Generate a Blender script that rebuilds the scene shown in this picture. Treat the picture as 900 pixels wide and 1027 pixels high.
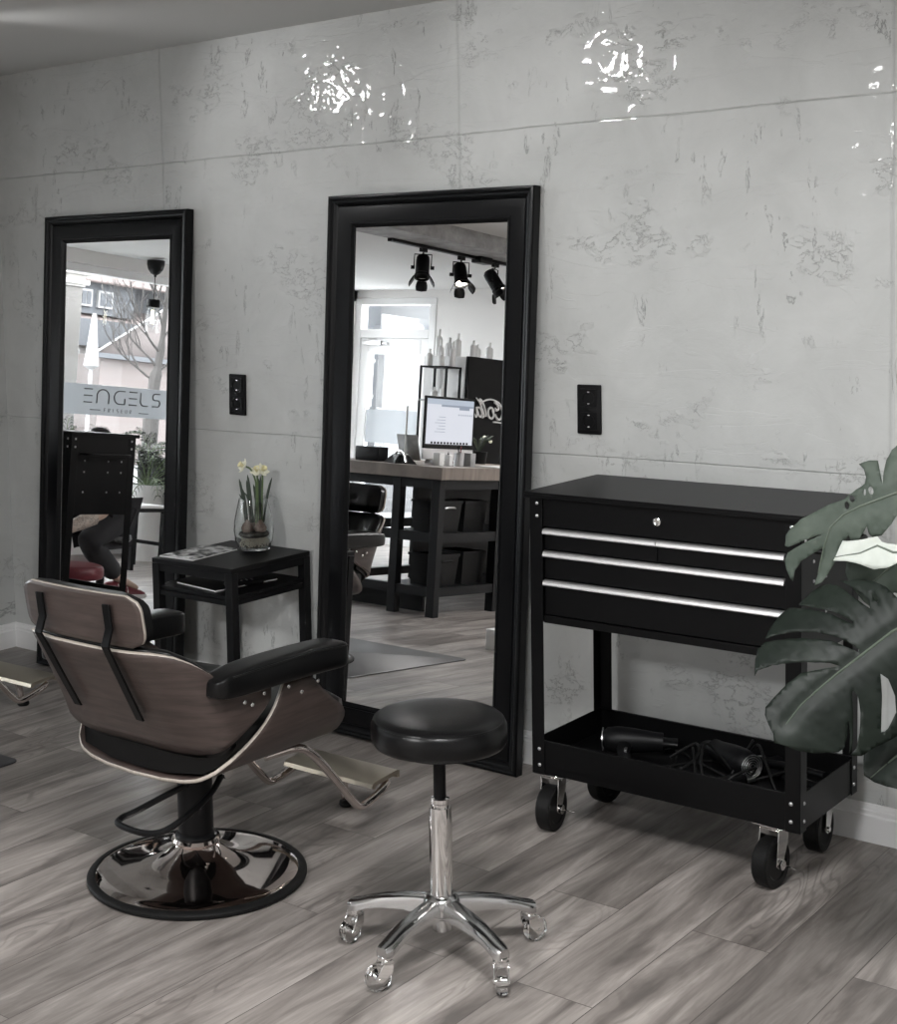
import bpy, bmesh, math, random
from math import sin, cos, pi, radians, sqrt, atan2
from mathutils import Vector, Matrix, Euler, geometry
for o in list(bpy.data.objects): bpy.data.objects.remove(o, do_unlink=True)
scn = bpy.context.scene
col = scn.collection
random.seed(7)
R = radians

# ------------------------------------------------------------------ camera
cd = bpy.data.cameras.new('camera'); cam = bpy.data.objects.new('camera', cd); col.objects.link(cam)
F_, PX, PY = 1476.6, 309.3, 400.7
yaw, pit, rol = .709, .0827, -.0233
fw = Vector((-sin(yaw)*cos(pit), cos(yaw)*cos(pit), -sin(pit)))
rt = Vector((cos(yaw), sin(yaw), 0)); up = rt.cross(fw)
rt, up = rt*cos(rol)+up*sin(rol), up*cos(rol)-rt*sin(rol)
m = Matrix((rt, up, -fw)).transposed().to_4x4(); m.translation = Vector((0, -3.959, 1.5732))
cam.matrix_world = m
cd.sensor_fit = 'HORIZONTAL'; cd.sensor_width = 36; cd.lens = 36*F_/900
cd.shift_x = (450-PX)/900; cd.shift_y = -(513.5-PY)/900
cd.clip_start = .05; cd.clip_end = 200
scn.camera = cam

# ------------------------------------------------------------------ world, lights, exposure
w = bpy.data.worlds.new('sky'); scn.world = w; w.use_nodes = True
nt = w.node_tree; bg = nt.nodes['Background']
bg.inputs['Color'].default_value = (.93, .965, 1, 1); bg.inputs['Strength'].default_value = 7.8
scn.view_settings.view_transform = 'Standard'; scn.view_settings.look = 'None'
scn.view_settings.gamma = 1; scn.view_settings.use_curve_mapping = False
scn.view_settings.exposure = 0.72

def area(name, loc, rot, sx, sy, power, color=(1, 1, 1), portal=False, spread=None):
    l = bpy.data.lights.new(name, 'AREA'); l.shape = 'RECTANGLE'; l.size = sx; l.size_y = sy
    l.energy = power; l.color = color
    if portal: l.cycles.is_portal = True
    if spread: l.spread = spread
    o = bpy.data.objects.new(name, l); o.location = loc; o.rotation_euler = rot; col.objects.link(o)
    return o
area('window_portal', (-8.46, -3.35, 1.2), (0, R(-90), 0), 2.3, 6.0, 1, portal=True)
def spot(name, loc, target, power, size=80, blend=.6, radius=.03, color=(1, .97, .93)):
    l = bpy.data.lights.new(name, 'SPOT'); l.energy = power; l.spot_size = R(size); l.spot_blend = blend
    l.shadow_soft_size = radius; l.color = color
    o = bpy.data.objects.new(name, l); o.location = loc
    o.rotation_euler = (Vector(target)-Vector(loc)).to_track_quat('-Z', 'Y').to_euler(); col.objects.link(o)
    return o

# ------------------------------------------------------------------ materials
def mat(name, color, rough=.5, metal=0, spec=None, coat=0, coat_rough=.1, trans=0, ior=None, emis=None, es=1, alpha=None):
    m = bpy.data.materials.new(name); m.use_nodes = True
    b = m.node_tree.nodes['Principled BSDF']
    if not isinstance(color, (tuple, list)): color = (color, color, color)
    b.inputs['Base Color'].default_value = (*color, 1); b.inputs['Roughness'].default_value = rough
    b.inputs['Metallic'].default_value = metal
    if spec is not None: b.inputs['Specular IOR Level'].default_value = spec
    b.inputs['Coat Weight'].default_value = coat; b.inputs['Coat Roughness'].default_value = coat_rough
    b.inputs['Transmission Weight'].default_value = trans
    if ior: b.inputs['IOR'].default_value = ior
    if emis: b.inputs['Emission Color'].default_value = (*emis, 1); b.inputs['Emission Strength'].default_value = es
    return m
def N(m, typ, **kw):
    n = m.node_tree.nodes.new(typ)
    for k, v in kw.items():
        if k.startswith('i_'):
            n.inputs[int(k[2:]) if k[2:].isdigit() else k[2:].replace('_', ' ')].default_value = v
        else: setattr(n, k, v)
    return n
def L(m, a, b): m.node_tree.links.new(a, b)
def bsdf(m): return m.node_tree.nodes['Principled BSDF']
def math_(m, op, a, b=None, clamp=False):
    n = N(m, 'ShaderNodeMath', operation=op, use_clamp=clamp)
    for i, x in enumerate((a, b)):
        if x is None: continue
        if isinstance(x, (int, float)): n.inputs[i].default_value = x
        else: L(m, x, n.inputs[i])
    return n.outputs[0]
def ramp(m, fac, stops):
    n = N(m, 'ShaderNodeValToRGB'); e = n.color_ramp.elements
    while len(e) < len(stops): e.new(.5)
    for i, (p, c) in enumerate(stops):
        e[i].position = p; e[i].color = (*(c if isinstance(c, (tuple, list)) else (c, c, c)), 1)
    L(m, fac, n.inputs[0]); return n.outputs[0]
def mix(m, fac, a, b, mode='MIX'):
    n = N(m, 'ShaderNodeMix', data_type='RGBA', blend_type=mode)
    for s, x in ((n.inputs[0], fac), (n.inputs[6], a), (n.inputs[7], b)):
        if hasattr(x, 'links') or hasattr(x, 'is_linked'): L(m, x, s)
        elif isinstance(x, (int, float)): s.default_value = x if s == n.inputs[0] else (x, x, x, 1)
        else: s.default_value = (*x, 1)
    return n.outputs[2]
def noise(m, vec, scale, detail=4, rough=.55, dist=0):
    n = N(m, 'ShaderNodeTexNoise'); n.inputs['Scale'].default_value = scale; n.inputs['Detail'].default_value = detail
    n.inputs['Roughness'].default_value = rough; n.inputs['Distortion'].default_value = dist
    L(m, vec, n.inputs['Vector']); return n.outputs['Fac']
def coords(m, scale=(1, 1, 1), rot=(0, 0, 0), kind='Object'):
    t = N(m, 'ShaderNodeTexCoord'); mp = N(m, 'ShaderNodeMapping')
    mp.inputs['Scale'].default_value = scale; mp.inputs['Rotation'].default_value = rot
    L(m, t.outputs[kind], mp.inputs[0]); return mp.outputs[0]
def bump(m, h, strength=.3, dist=.01, normal=None):
    n = N(m, 'ShaderNodeBump'); n.inputs['Strength'].default_value = strength; n.inputs['Distance'].default_value = dist
    L(m, h, n.inputs['Height'])
    if normal: L(m, normal, n.inputs['Normal'])
    return n.outputs[0]

def plaster(seams=True):
    m = mat('concrete_plaster', (.5, .51, .5), .42)
    b = bsdf(m); v = coords(m)
    sep = N(m, 'ShaderNodeSeparateXYZ'); L(m, v, sep.inputs[0]); x, y, z = sep.outputs
    wob = noise(m, v, 2.2, 3)
    def line(src, pos, wd, wamp=.012):
        p = math_(m, 'SUBTRACT', math_(m, 'ADD', src, math_(m, 'MULTIPLY', math_(m, 'SUBTRACT', wob, .5), wamp)), pos)
        return math_(m, 'SUBTRACT', 1, math_(m, 'DIVIDE', math_(m, 'ABSOLUTE', p), wd), clamp=True)
    # ragged torn patches of the trowelled plaster
    vd = N(m, 'ShaderNodeMapping'); vd.inputs['Scale'].default_value = (1.0, 1, 1.5); L(m, v, vd.inputs[0])
    big = noise(m, vd.outputs[0], 3.1, 3, .6)
    rip = noise(m, vd.outputs[0], 15, 9, .68, .35)
    mask = ramp(m, big, [(.555, 0), (.61, 1)])
    edge = ramp(m, rip, [(.515, 0), (.54, 1)])
    fine = noise(m, v, 55, 5, .6)
    med = noise(m, v, 4.5, 7, .62, .5)
    h = math_(m, 'ADD', math_(m, 'MULTIPLY', math_(m, 'MULTIPLY', edge, mask), 1.0), math_(m, 'MULTIPLY', med, 1.6))
    # short slanting trowel scars
    v2 = coords(m, (15.0, 1, 4.2), (0, R(33), 0))
    r2 = noise(m, v2, 1.5, 8, .66, .4)
    e2 = ramp(m, r2, [(.60, 0), (.625, 1)])
    msk2 = ramp(m, noise(m, v, 2.6, 3), [(.50, 0), (.56, 1)])
    h = math_(m, 'ADD', h, math_(m, 'MULTIPLY', math_(m, 'MULTIPLY', e2, msk2), .9))
    # long faint trowel drags
    v3 = coords(m, (2.0, 1, 9.0), (0, R(-24), 0)); r3 = noise(m, v3, 1.2, 6, .6, .8)
    h = math_(m, 'ADD', h, math_(m, 'MULTIPLY', ramp(m, r3, [(.55, 0), (.57, 1)]), .16))
    h = math_(m, 'ADD', h, math_(m, 'MULTIPLY', fine, .2))
    colr = ramp(m, med, [(.3, (.49, .5, .49)), (.7, (.57, .58, .57))])
    # dirt left in the edges of the torn patches
    ring = math_(m, 'MULTIPLY', math_(m, 'MULTIPLY', ramp(m, rip, [(.505, 0), (.517, 1), (.527, 0)]), mask), .75)
    ring2 = math_(m, 'MULTIPLY', math_(m, 'MULTIPLY', ramp(m, r2, [(.592, 0), (.606, 1), (.62, 0)]), msk2), .65)
    colr = mix(m, math_(m, 'MAXIMUM', ring, ring2), colr, (.10, .105, .10))
    if seams:
        ls = [line(z, 2.019, .0035), line(z, 1.007, .0035)]
        lv = [line(x, p, .007, .02) for p in (-4.10, -2.73, -1.359)]
        s = ls[0]
        for q in ls[1:]: s = math_(m, 'MAXIMUM', s, q)
        sv = lv[0]
        for q in lv[1:]: sv = math_(m, 'MAXIMUM', sv, q)
        wide = line(x, -2.73, .012, .02)
        h = math_(m, 'SUBTRACT', h, math_(m, 'MULTIPLY', s, 1.2))
        h = math_(m, 'SUBTRACT', h, math_(m, 'MULTIPLY', sv, .5))
        brk = ramp(m, noise(m, v, 6, 3), [(.42, .12), (.6, 1)])
        colr = mix(m, math_(m, 'MULTIPLY', math_(m, 'MULTIPLY', s, brk), .38), colr, (.15, .155, .15))
        colr = mix(m, math_(m, 'MULTIPLY', sv, .3), colr, (.27, .275, .265))
    L(m, colr, b.inputs['Base Color'])
    L(m, bump(m, h, .5, .006), b.inputs['Normal'])
    b.inputs['Coat Weight'].default_value = .5; b.inputs['Coat Roughness'].default_value = .04; b.inputs['Coat IOR'].default_value = 1.5
    wav = noise(m, v, 10, 1.2, .4, 1.6)
    L(m, bump(m, math_(m, 'ADD', wav, math_(m, 'MULTIPLY', h, .05)), 1.0, .0045), b.inputs['Coat Normal'])
    L(m, ramp(m, noise(m, v, 2.4, 3), [(.35, .42), (.65, .6)]), b.inputs['Roughness'])
    return m

def floor_mat():
    m = mat('laminate_planks', (.3, .27, .25), .35)
    b = bsdf(m)
    v = coords(m, (1, 1, 1), (0, 0, R(90)))
    br = N(m, 'ShaderNodeTexBrick', offset=.37, offset_frequency=2, squash=1)
    L(m, v, br.inputs['Vector'])
    br.inputs['Color1'].default_value = (0, 0, 0, 1); br.inputs['Color2'].default_value = (1, 1, 1, 1)
    br.inputs['Mortar'].default_value = (.5, .5, .5, 1)
    br.inputs['Scale'].default_value = 1; br.inputs['Mortar Size'].default_value = .0012
    br.inputs['Mortar Smooth'].default_value = .3
    br.inputs['Brick Width'].default_value = 1.28; br.inputs['Row Height'].default_value = .192
    # each plank shifts the grain lookup
    sh = N(m, 'ShaderNodeVectorMath', operation='SCALE'); L(m, br.outputs['Color'], sh.inputs[0]); sh.inputs['Scale'].default_value = 23
    vv = N(m, 'ShaderNodeVectorMath', operation='ADD'); L(m, v, vv.inputs[0]); L(m, sh.outputs[0], vv.inputs[1])
    g1 = N(m, 'ShaderNodeMapping'); g1.inputs['Scale'].default_value = (1.1, 8, 1); L(m, vv.outputs[0], g1.inputs[0])
    big = noise(m, g1.outputs[0], 1.6, 4, .6, .6)
    g2 = N(m, 'ShaderNodeMapping'); g2.inputs['Scale'].default_value = (2.5, 42, 1); L(m, vv.outputs[0], g2.inputs[0])
    fine = noise(m, g2.outputs[0], 3, 6, .65, .3)
    g3 = N(m, 'ShaderNodeMapping'); g3.inputs['Scale'].default_value = (1.3, 5.2, 1); L(m, vv.outputs[0], g3.inputs[0])
    wv = noise(m, g3.outputs[0], 1.25, 2, .45, .8)
    rings = math_(m, 'SINE', math_(m, 'MULTIPLY', wv, 95))
    ringm = ramp(m, noise(m, g3.outputs[0], .9, 1), [(.5, 0), (.66, 1)])
    knots = N(m, 'ShaderNodeTexVoronoi'); g4 = N(m, 'ShaderNodeMapping'); g4.inputs['Scale'].default_value = (1.6, 4.4, 1)
    L(m, vv.outputs[0], g4.inputs[0]); L(m, g4.outputs[0], knots.inputs['Vector']); knots.inputs['Scale'].default_value = .85
    kn = ramp(m, knots.outputs['Distance'], [(.03, 1), (.16, 0)])
    c = ramp(m, big, [(.30, (.105, .094, .087)), (.45, (.215, .193, .178)), (.68, (.42, .384, .358))])
    c = mix(m, math_(m, 'MULTIPLY', ramp(m, fine, [(.35, 0), (.65, 1)]), .3), c, (.13, .115, .105))
    c = mix(m, math_(m, 'MULTIPLY', math_(m, 'MULTIPLY', ramp(m, rings, [(.3, 0), (1, 1)]), ringm), .42), c, (.08, .07, .064))
    c = mix(m, math_(m, 'MULTIPLY', kn, .6), c, (.06, .052, .048))
    tone = ramp(m, br.outputs['Color'], [(0, .8), (1, 1.18)])
    c = mix(m, 1.0, c, tone, 'MULTIPLY')
    c = mix(m, br.outputs['Fac'], c, (.07, .06, .055))
    L(m, c, b.inputs['Base Color'])
    h = math_(m, 'SUBTRACT', math_(m, 'MULTIPLY', fine, .25), br.outputs['Fac'])
    L(m, bump(m, h, .25, .002), b.inputs['Normal'])
    L(m, ramp(m, fine, [(.3, .3), (.7, .45)]), b.inputs['Roughness'])
    return m

def wood(name, dark, light, scale=(1, 1, 14), rough=.35, gs=3.0, coat=.0):
    m = mat(name, light, rough, coat=coat); b = bsdf(m)
    v = coords(m, scale)
    g = noise(m, v, gs, 6, .6, .5)
    L(m, ramp(m, g, [(.3, dark), (.7, light)]), b.inputs['Base Color'])
    L(m, bump(m, g, .1, .001), b.inputs['Normal'])
    return m

def leather(name, c, rough=.32):
    m = mat(name, c, rough, spec=.3); b = bsdf(m); v = coords(m)
    vo = N(m, 'ShaderNodeTexVoronoi'); vo.inputs['Scale'].default_value = 260; L(m, v, vo.inputs['Vector'])
    n2 = noise(m, v, 14, 3)
    h = math_(m, 'ADD', math_(m, 'MULTIPLY', vo.outputs['Distance'], .35), n2)
    L(m, bump(m, h, .12, .002), b.inputs['Normal']); return m

M = {}
M['plaster'] = plaster()
M['floor'] = floor_mat()
M['paint'] = mat('white_wall_paint', (.78, .765, .75), .6)
v_ = coords(M['paint']); L(M['paint'], bump(M['paint'], noise(M['paint'], v_, 90, 4), .12, .001), bsdf(M['paint']).inputs['Normal'])
M['ceil'] = mat('ceiling_paint', (.62, .62, .61), .7)
v_ = coords(M['ceil']); L(M['ceil'], bump(M['ceil'], noise(M['ceil'], v_, 60, 4), .15, .001), bsdf(M['ceil']).inputs['Normal'])
M['trim'] = mat('white_lacquered_trim', (.8, .8, .8), .35)
M['blackwood'] = mat('black_lacquered_wood', (.003, .0032, .0038), .32, spec=.2)
v_ = coords(M['blackwood'], (30, 30, 3)); L(M['blackwood'], bump(M['blackwood'], noise(M['blackwood'], v_, 6, 4), .12, .001), bsdf(M['blackwood']).inputs['Normal'])
M['mirror'] = mat('silvered_glass', (.93, .92, .915), .003, 1)
M['blackmetal'] = mat('black_powder_coated_steel', (.0025, .0025, .0028), .4, spec=.16)
v_ = coords(M['blackmetal']); L(M['blackmetal'], bump(M['blackmetal'], noise(M['blackmetal'], v_, 700, 2), .1, .0005), bsdf(M['blackmetal']).inputs['Normal'])
M['satinblack'] = mat('satin_black', (.0035, .0035, .004), .45, spec=.2)
M['alu'] = mat('brushed_aluminium', (.92, .92, .92), .42, 1)
v_ = coords(M['alu'], (3, 60, 60)); L(M['alu'], bump(M['alu'], noise(M['alu'], v_, 8, 3), .1, .0008), bsdf(M['alu']).inputs['Normal'])
M['chrome'] = mat('polished_chrome', (.82, .81, .8), .06, 1)
v_ = coords(M['chrome']); L(M['chrome'], bump(M['chrome'], noise(M['chrome'], v_, 5, 2), .04, .001), bsdf(M['chrome']).inputs['Normal'])
M['rosechrome'] = mat('dark_warm_chrome', (.74, .67, .64), .05, 1)
v_ = coords(M['rosechrome']); L(M['rosechrome'], bump(M['rosechrome'], noise(M['rosechrome'], v_, 4, 1), .25, .004), bsdf(M['rosechrome']).inputs['Normal'])
M['polish'] = mat('polished_cast_aluminium', (.62, .62, .62), .18, 1)
v_ = coords(M['polish']); L(M['polish'], bump(M['polish'], noise(M['polish'], v_, 40, 3), .06, .001), bsdf(M['polish']).inputs['Normal'])
M['leather'] = leather('black_leather', (.0025, .0025, .0028), .30)
M['maroon'] = leather('maroon_leather', (.16, .03, .04), .4)
M['walnut'] = wood('walnut_veneer', (.034, .024, .021), (.075, .054, .048), (3, 3, 34), .42, 2.2, coat=.1)
M['plyedge'] = wood('pale_plywood_edge', (.36, .315, .27), (.5, .45, .40), (40, 40, 3), .4)
M['goldplate'] = mat('anodised_champagne_aluminium', (.5, .45, .37), .35, 1)
v_ = coords(M['goldplate'], (2, 90, 90)); L(M['goldplate'], bump(M['goldplate'], noise(M['goldplate'], v_, 6, 2), .25, .001), bsdf(M['goldplate']).inputs['Normal'])
M['rubber'] = mat('black_rubber', (.006, .006, .006), .5, spec=.2)
v_ = coords(M['rubber']); L(M['rubber'], bump(M['rubber'], noise(M['rubber'], v_, 90, 3), .1, .001), bsdf(M['rubber']).inputs['Normal'])
def glass_mat(name, color=(1, 1, 1), rough=0, ior=1.45):
    return mat(name, color, rough, trans=1, ior=ior)
M['glass'] = glass_mat('clear_glass', (.97, .985, .98))
M['clearplastic'] = glass_mat('clear_caster_plastic', (.92, .92, .92), .02, 1.3)
def thin_glass(name, tint, refl=.08, frost=0.0):
    m = bpy.data.materials.new(name); m.use_nodes = True; t = m.node_tree; t.nodes.clear()
    out = t.nodes.new('ShaderNodeOutputMaterial'); tr = t.nodes.new('ShaderNodeBsdfTransparent'); tr.inputs[0].default_value = (*tint, 1)
    gl = t.nodes.new('ShaderNodeBsdfGlossy'); gl.inputs['Roughness'].default_value = .01
    mx = t.nodes.new('ShaderNodeMixShader'); mx.inputs[0].default_value = refl
    t.links.new(tr.outputs[0], mx.inputs[1]); t.links.new(gl.outputs[0], mx.inputs[2])
    last = mx.outputs[0]
    if frost:
        df = t.nodes.new('ShaderNodeBsdfTranslucent'); df.inputs[0].default_value = (.30, .31, .32, 1)
        d2 = t.nodes.new('ShaderNodeBsdfDiffuse'); d2.inputs[0].default_value = (.5, .52, .54, 1)
        m1 = t.nodes.new('ShaderNodeMixShader'); m1.inputs[0].default_value = .4
        t.links.new(df.outputs[0], m1.inputs[1]); t.links.new(d2.outputs[0], m1.inputs[2])
        m2 = t.nodes.new('ShaderNodeMixShader'); m2.inputs[0].default_value = frost
        t.links.new(last, m2.inputs[1]); t.links.new(m1.outputs[0], m2.inputs[2]); last = m2.outputs[0]
    t.links.new(last, out.inputs[0]); return m
M['pane'] = thin_glass('window_glass', (.96, .97, .97), .06)
M['frost'] = thin_glass('frosted_window_film', (.95, .96, .97), .05, .8)
def leafmat(name, c1, c2, rough=.38):
    m = mat(name, c1, rough); b = bsdf(m); v = coords(m)
    n = noise(m, v, 14, 4)
    L(m, ramp(m, n, [(.35, c1), (.7, c2)]), b.inputs['Base Color'])
    L(m, bump(m, noise(m, v, 26, 2), .12, .002), b.inputs['Normal'])
    b.inputs['Specular IOR Level'].default_value = .25
    return m
M['leafdark'] = leafmat('dark_monstera_leaf', (.005, .0085, .006), (.011, .0165, .012), .5)
M['leafpale'] = leafmat('greygreen_monstera_leaf', (.045, .06, .047), (.08, .098, .08), .55)
M['leafwhite'] = leafmat('pale_leaf_underside', (.42, .45, .41), (.55, .58, .54), .5)
M['vein'] = mat('leaf_rib', (.07, .09, .065), .45)
M['stemgreen'] = mat('green_stem', (.10, .15, .06), .45)
M['petal'] = mat('cream_petal', (.86, .85, .7), .5)
M['trumpet'] = mat('yellow_trumpet', (.85, .8, .5), .5)
M['bulb'] = mat('brown_flower_bulb', (.16, .11, .09), .6)
M['root'] = mat('pale_roots', (.6, .56, .48), .6)
M['soil'] = mat('dark_soil', (.025, .022, .02), .9)
M['paper'] = mat('printed_paper', (.7, .7, .68), .4)
vv_ = coords(M['paper']); L(M['paper'], ramp(M['paper'], noise(M['paper'], vv_, 28, 3, .5, .5), [(.4, .04), (.5, .45), (.62, .8)]), bsdf(M['paper']).inputs['Base Color'])
M['plainpaper'] = mat('white_paper', (.8, .8, .8), .5)
M['white'] = mat('white_plastic', (.8, .8, .79), .35)
M['ink'] = mat('dark_lettering', (.06, .06, .065), .5)
M['concrete'] = mat('raw_concrete', (.4, .39, .38), .75)
vv_ = coords(M['concrete']); L(M['concrete'], ramp(M['concrete'], noise(M['concrete'], vv_, 9, 6, .65), [(.35, .25), (.65, .42)]), bsdf(M['concrete']).inputs['Base Color'])
M['mat'] = mat('dark_floor_mat', (.04, .04, .043), .42)
vv_ = coords(M['mat']); L(M['mat'], bump(M['mat'], noise(M['mat'], vv_, 220, 2), .3, .001), bsdf(M['mat']).inputs['Normal'])
M['oak'] = wood('oak_worktop', (.13, .105, .088), (.24, .20, .17), (2, 14, 2), .45)
M['anthracite'] = mat('anthracite_painted_wood', (.005, .0055, .0065), .45, spec=.2)
M['fabric'] = mat('dark_grey_fabric', (.015, .0155, .017), .8)
vv_ = coords(M['fabric']); L(M['fabric'], bump(M['fabric'], noise(M['fabric'], vv_, 250, 2), .4, .001), bsdf(M['fabric']).inputs['Normal'])
M['cloth'] = mat('black_cotton', (.02, .02, .023), .85)
vv_ = coords(M['cloth']); L(M['cloth'], bump(M['cloth'], noise(M['cloth'], vv_, 18, 4), .5, .01), bsdf(M['cloth']).inputs['Normal'])
M['skin'] = mat('skin', (.55, .4, .32), .5)
M['tattoo'] = mat('tattooed_skin', (.5, .42, .36), .5)
vv_ = coords(M['tattoo']); L(M['tattoo'], mix(M['tattoo'], ramp(M['tattoo'], noise(M['tattoo'], vv_, 30, 3, .6, 1.5), [(.47, 0), (.52, 1), (.56, 0)]), (.55, .47, .4), (.16, .15, .15)), bsdf(M['tattoo']).inputs['Base Color'])
M['hair'] = mat('dark_hair', (.01, .009, .008), .4)
M['screen'] = mat('lit_screen', (.02, .02, .02), .3, emis=(.86, .9, 1), es=.5)
M['greyscreen'] = mat('lit_screen_toolbar', (.02, .02, .02), .3, emis=(.25, .3, .38), es=.6)
M['bluescreen'] = mat('lit_screen_menu', (.02, .02, .02), .3, emis=(.45, .52, .62), es=.6)
M['silver'] = mat('satin_silver', (.6, .6, .61), .3, 1)
M['bulbglow'] = mat('lamp_glow', (1, 1, 1), .3, emis=(1, .95, .85), es=12)
M['filament'] = mat('lamp_filament', (1, 1, 1), .3, emis=(1, .9, .65), es=6)
def brick(name, c1, c2, mortar, sc=1, bw=.25, rh=.08):
    m = mat(name, c1, .8); b = bsdf(m); br = N(m, 'ShaderNodeTexBrick')
    v = coords(m, (1, 1, 1), (R(90), 0, R(90))); L(m, v, br.inputs['Vector'])
    br.inputs['Color1'].default_value = (*c1, 1); br.inputs['Color2'].default_value = (*c2, 1); br.inputs['Mortar'].default_value = (*mortar, 1)
    br.inputs['Scale'].default_value = sc; br.inputs['Brick Width'].default_value = bw; br.inputs['Row Height'].default_value = rh
    br.inputs['Mortar Size'].default_value = .008
    L(m, br.outputs['Color'], b.inputs['Base Color']); return m
M['brick'] = brick('pale_brick', (.125, .105, .1), (.145, .125, .12), (.14, .135, .13))
M['rooftile'] = brick('roof_tile', (.15, .12, .113), (.17, .142, .135), (.11, .095, .092), 1, .3, .3)
M['stone'] = brick('stone_block', (.72, .70, .68), (.76, .74, .72), (.25, .24, .23), 1, 1.2, .42)
M['slate'] = mat('slate_cladding', (.075, .08, .088), .8)
M['extwhite'] = mat('exterior_white_paint', (.24, .24, .24), .6)
M['render'] = mat('exterior_render', (.115, .117, .12), .8)
M['bark'] = mat('bark', (.04, .037, .035), .9)
M['asphalt'] = mat('pavement', (.16, .16, .16), .9)
M['palm'] = mat('palm_frond', (.05, .065, .045), .5)
# ------------------------------------------------------------------ mesh helpers
class MB:
    def __init__(s): s.v = []; s.f = []; s.sm = []
    def add(s, vs, fs, smooth=True):
        b = len(s.v); s.v += [tuple(p) for p in vs]
        for f in fs: s.f.append(tuple(i+b for i in f)); s.sm.append(smooth)
        return s
    def box(s, a, b, rot=None, piv=None):
        x0, y0, z0 = a; x1, y1, z1 = b
        vs = [Vector(p) for p in ((x0,y0,z0),(x1,y0,z0),(x1,y1,z0),(x0,y1,z0),(x0,y0,z1),(x1,y0,z1),(x1,y1,z1),(x0,y1,z1))]
        if rot: pv = Vector(piv or ((x0+x1)/2, (y0+y1)/2, (z0+z1)/2)); mm = Euler(rot).to_matrix(); vs = [mm@(p-pv)+pv for p in vs]
        return s.add(vs, [(0,3,2,1),(4,5,6,7),(0,1,5,4),(1,2,6,5),(2,3,7,6),(3,0,4,7)], False)
    def tube(s, pts, r, n=12, closed=False, caps=True, flat=1.0):
        pts = [Vector(p) for p in pts]; k = len(pts); rs = r if isinstance(r, (list, tuple)) else [r]*k
        rings = []; prev = None
        for i, p in enumerate(pts):
            a = pts[(i-1) % k] if (i or closed) else p; b = pts[(i+1) % k] if (i < k-1 or closed) else p
            t = (b-a).normalized()
            if prev is None:
                ref = Vector((0, 0, 1)) if abs(t.z) < .9 else Vector((0, 1, 0)); u = t.cross(ref).normalized()
            else: u = (prev - t*prev.dot(t)).normalized()
            prev = u; w_ = t.cross(u)
            rings.append([p + (u*cos(2*pi*j/n) + w_*sin(2*pi*j/n)*flat)*rs[i] for j in range(n)])
        vs = [q for rg in rings for q in rg]; fs = []
        for i in range(k if closed else k-1):
            for j in range(n):
                a = i*n+j; b = i*n+(j+1) % n; c = ((i+1) % k)*n
                fs.append((a, b, c+(j+1) % n, c+j))
        if caps and not closed: fs += [tuple(reversed(range(n))), tuple(range((k-1)*n, k*n))]
        return s.add(vs, fs)
    def lathe(s, prof, c=(0, 0, 0), n=32, axis='Z', mm=None, a0=0, a1=2*pi):
        c = Vector(c); vs = []; fs = []; k = len(prof); full = abs(a1-a0-2*pi) < 1e-6; nn = n if full else n+1
        for i in range(nn):
            a = a0+(a1-a0)*i/n
            for (r, h) in prof:
                p = Vector((r*cos(a), r*sin(a), h))
                if axis == 'X': p = Vector((p.z, p.x, p.y))
                if axis == 'Y': p = Vector((p.x, p.z, -p.y)) if False else Vector((p.y, p.z, p.x))
                if mm: p = mm@p
                vs.append(p+c)
        for i in range(n):
            for j in range(k-1):
                a = i*k+j; b = ((i+1) % nn)*k+j
                fs.append((a, b, b+1, a+1))
        return s.add(vs, fs)
    def cyl(s, c, r, h, n=24, axis='Z', bev=0, mm=None):
        if bev: prof = [(0, 0), (r-bev, 0), (r, bev), (r, h-bev), (r-bev, h), (0, h)]
        else: prof = [(0, 0), (r, 0), (r, h), (0, h)]
        return s.lathe(prof, c, n, axis, mm)
    def grid(s, rows, closed=False, flip=False):
        nr = len(rows); nc = len(rows[0]); vs = [p for r in rows for p in r]; fs = []
        for i in range(nr-1):
            for j in range(nc if closed else nc-1):
                j2 = (j+1) % nc; f = (i*nc+j, i*nc+j2, (i+1)*nc+j2, (i+1)*nc+j)
                fs.append(tuple(reversed(f)) if flip else f)
        return s.add(vs, fs)
    def ball(s, c, r, n=12, sq=(1, 1, 1)):
        prof = [(max(1e-5, sin(pi*i/n)*r), -cos(pi*i/n)*r) for i in range(n+1)]
        b = len(s.v); s.lathe(prof, (0, 0, 0), n+4)
        c = Vector(c)
        s.v[b:] = [(p[0]*sq[0]+c.x, p[1]*sq[1]+c.y, p[2]*sq[2]+c.z) for p in s.v[b:]]
        return s
    def xf(s, mm):
        s.v = [tuple(mm@Vector(p)) for p in s.v]; return s
    def build(s, name, m, parent=None, bevel=0, solid=0, sub=0, seg=2, angle=35, off=-1, loc=None):
        me = bpy.data.meshes.new(name); me.from_pydata(s.v, [], s.f); me.validate()
        bm = bmesh.new(); bm.from_mesh(me)
        if not solid: bmesh.ops.recalc_face_normals(bm, faces=bm.faces)
        for e in bm.edges: e.smooth = True
        for f in bm.faces: f.smooth = True
        bm.normal_update()
        for e in bm.edges:
            if len(e.link_faces) == 2 and e.calc_face_angle(0) > R(angle): e.smooth = False
        bm.to_mesh(me); bm.free()
        mats = m if isinstance(m, (list, tuple)) else [m]
        for q in mats: me.materials.append(q)
        o = bpy.data.objects.new(name, me); col.objects.link(o)
        if parent: o.parent = parent
        if loc: o.location = loc
        if solid:
            q = o.modifiers.new('solid', 'SOLIDIFY'); q.thickness = solid; q.offset = off
            if len(mats) > 1: q.material_offset_rim = 1
        if bevel:
            q = o.modifiers.new('bevel', 'BEVEL'); q.width = bevel; q.segments = seg; q.limit_method = 'ANGLE'; q.angle_limit = R(30)
            q.harden_normals = False
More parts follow.
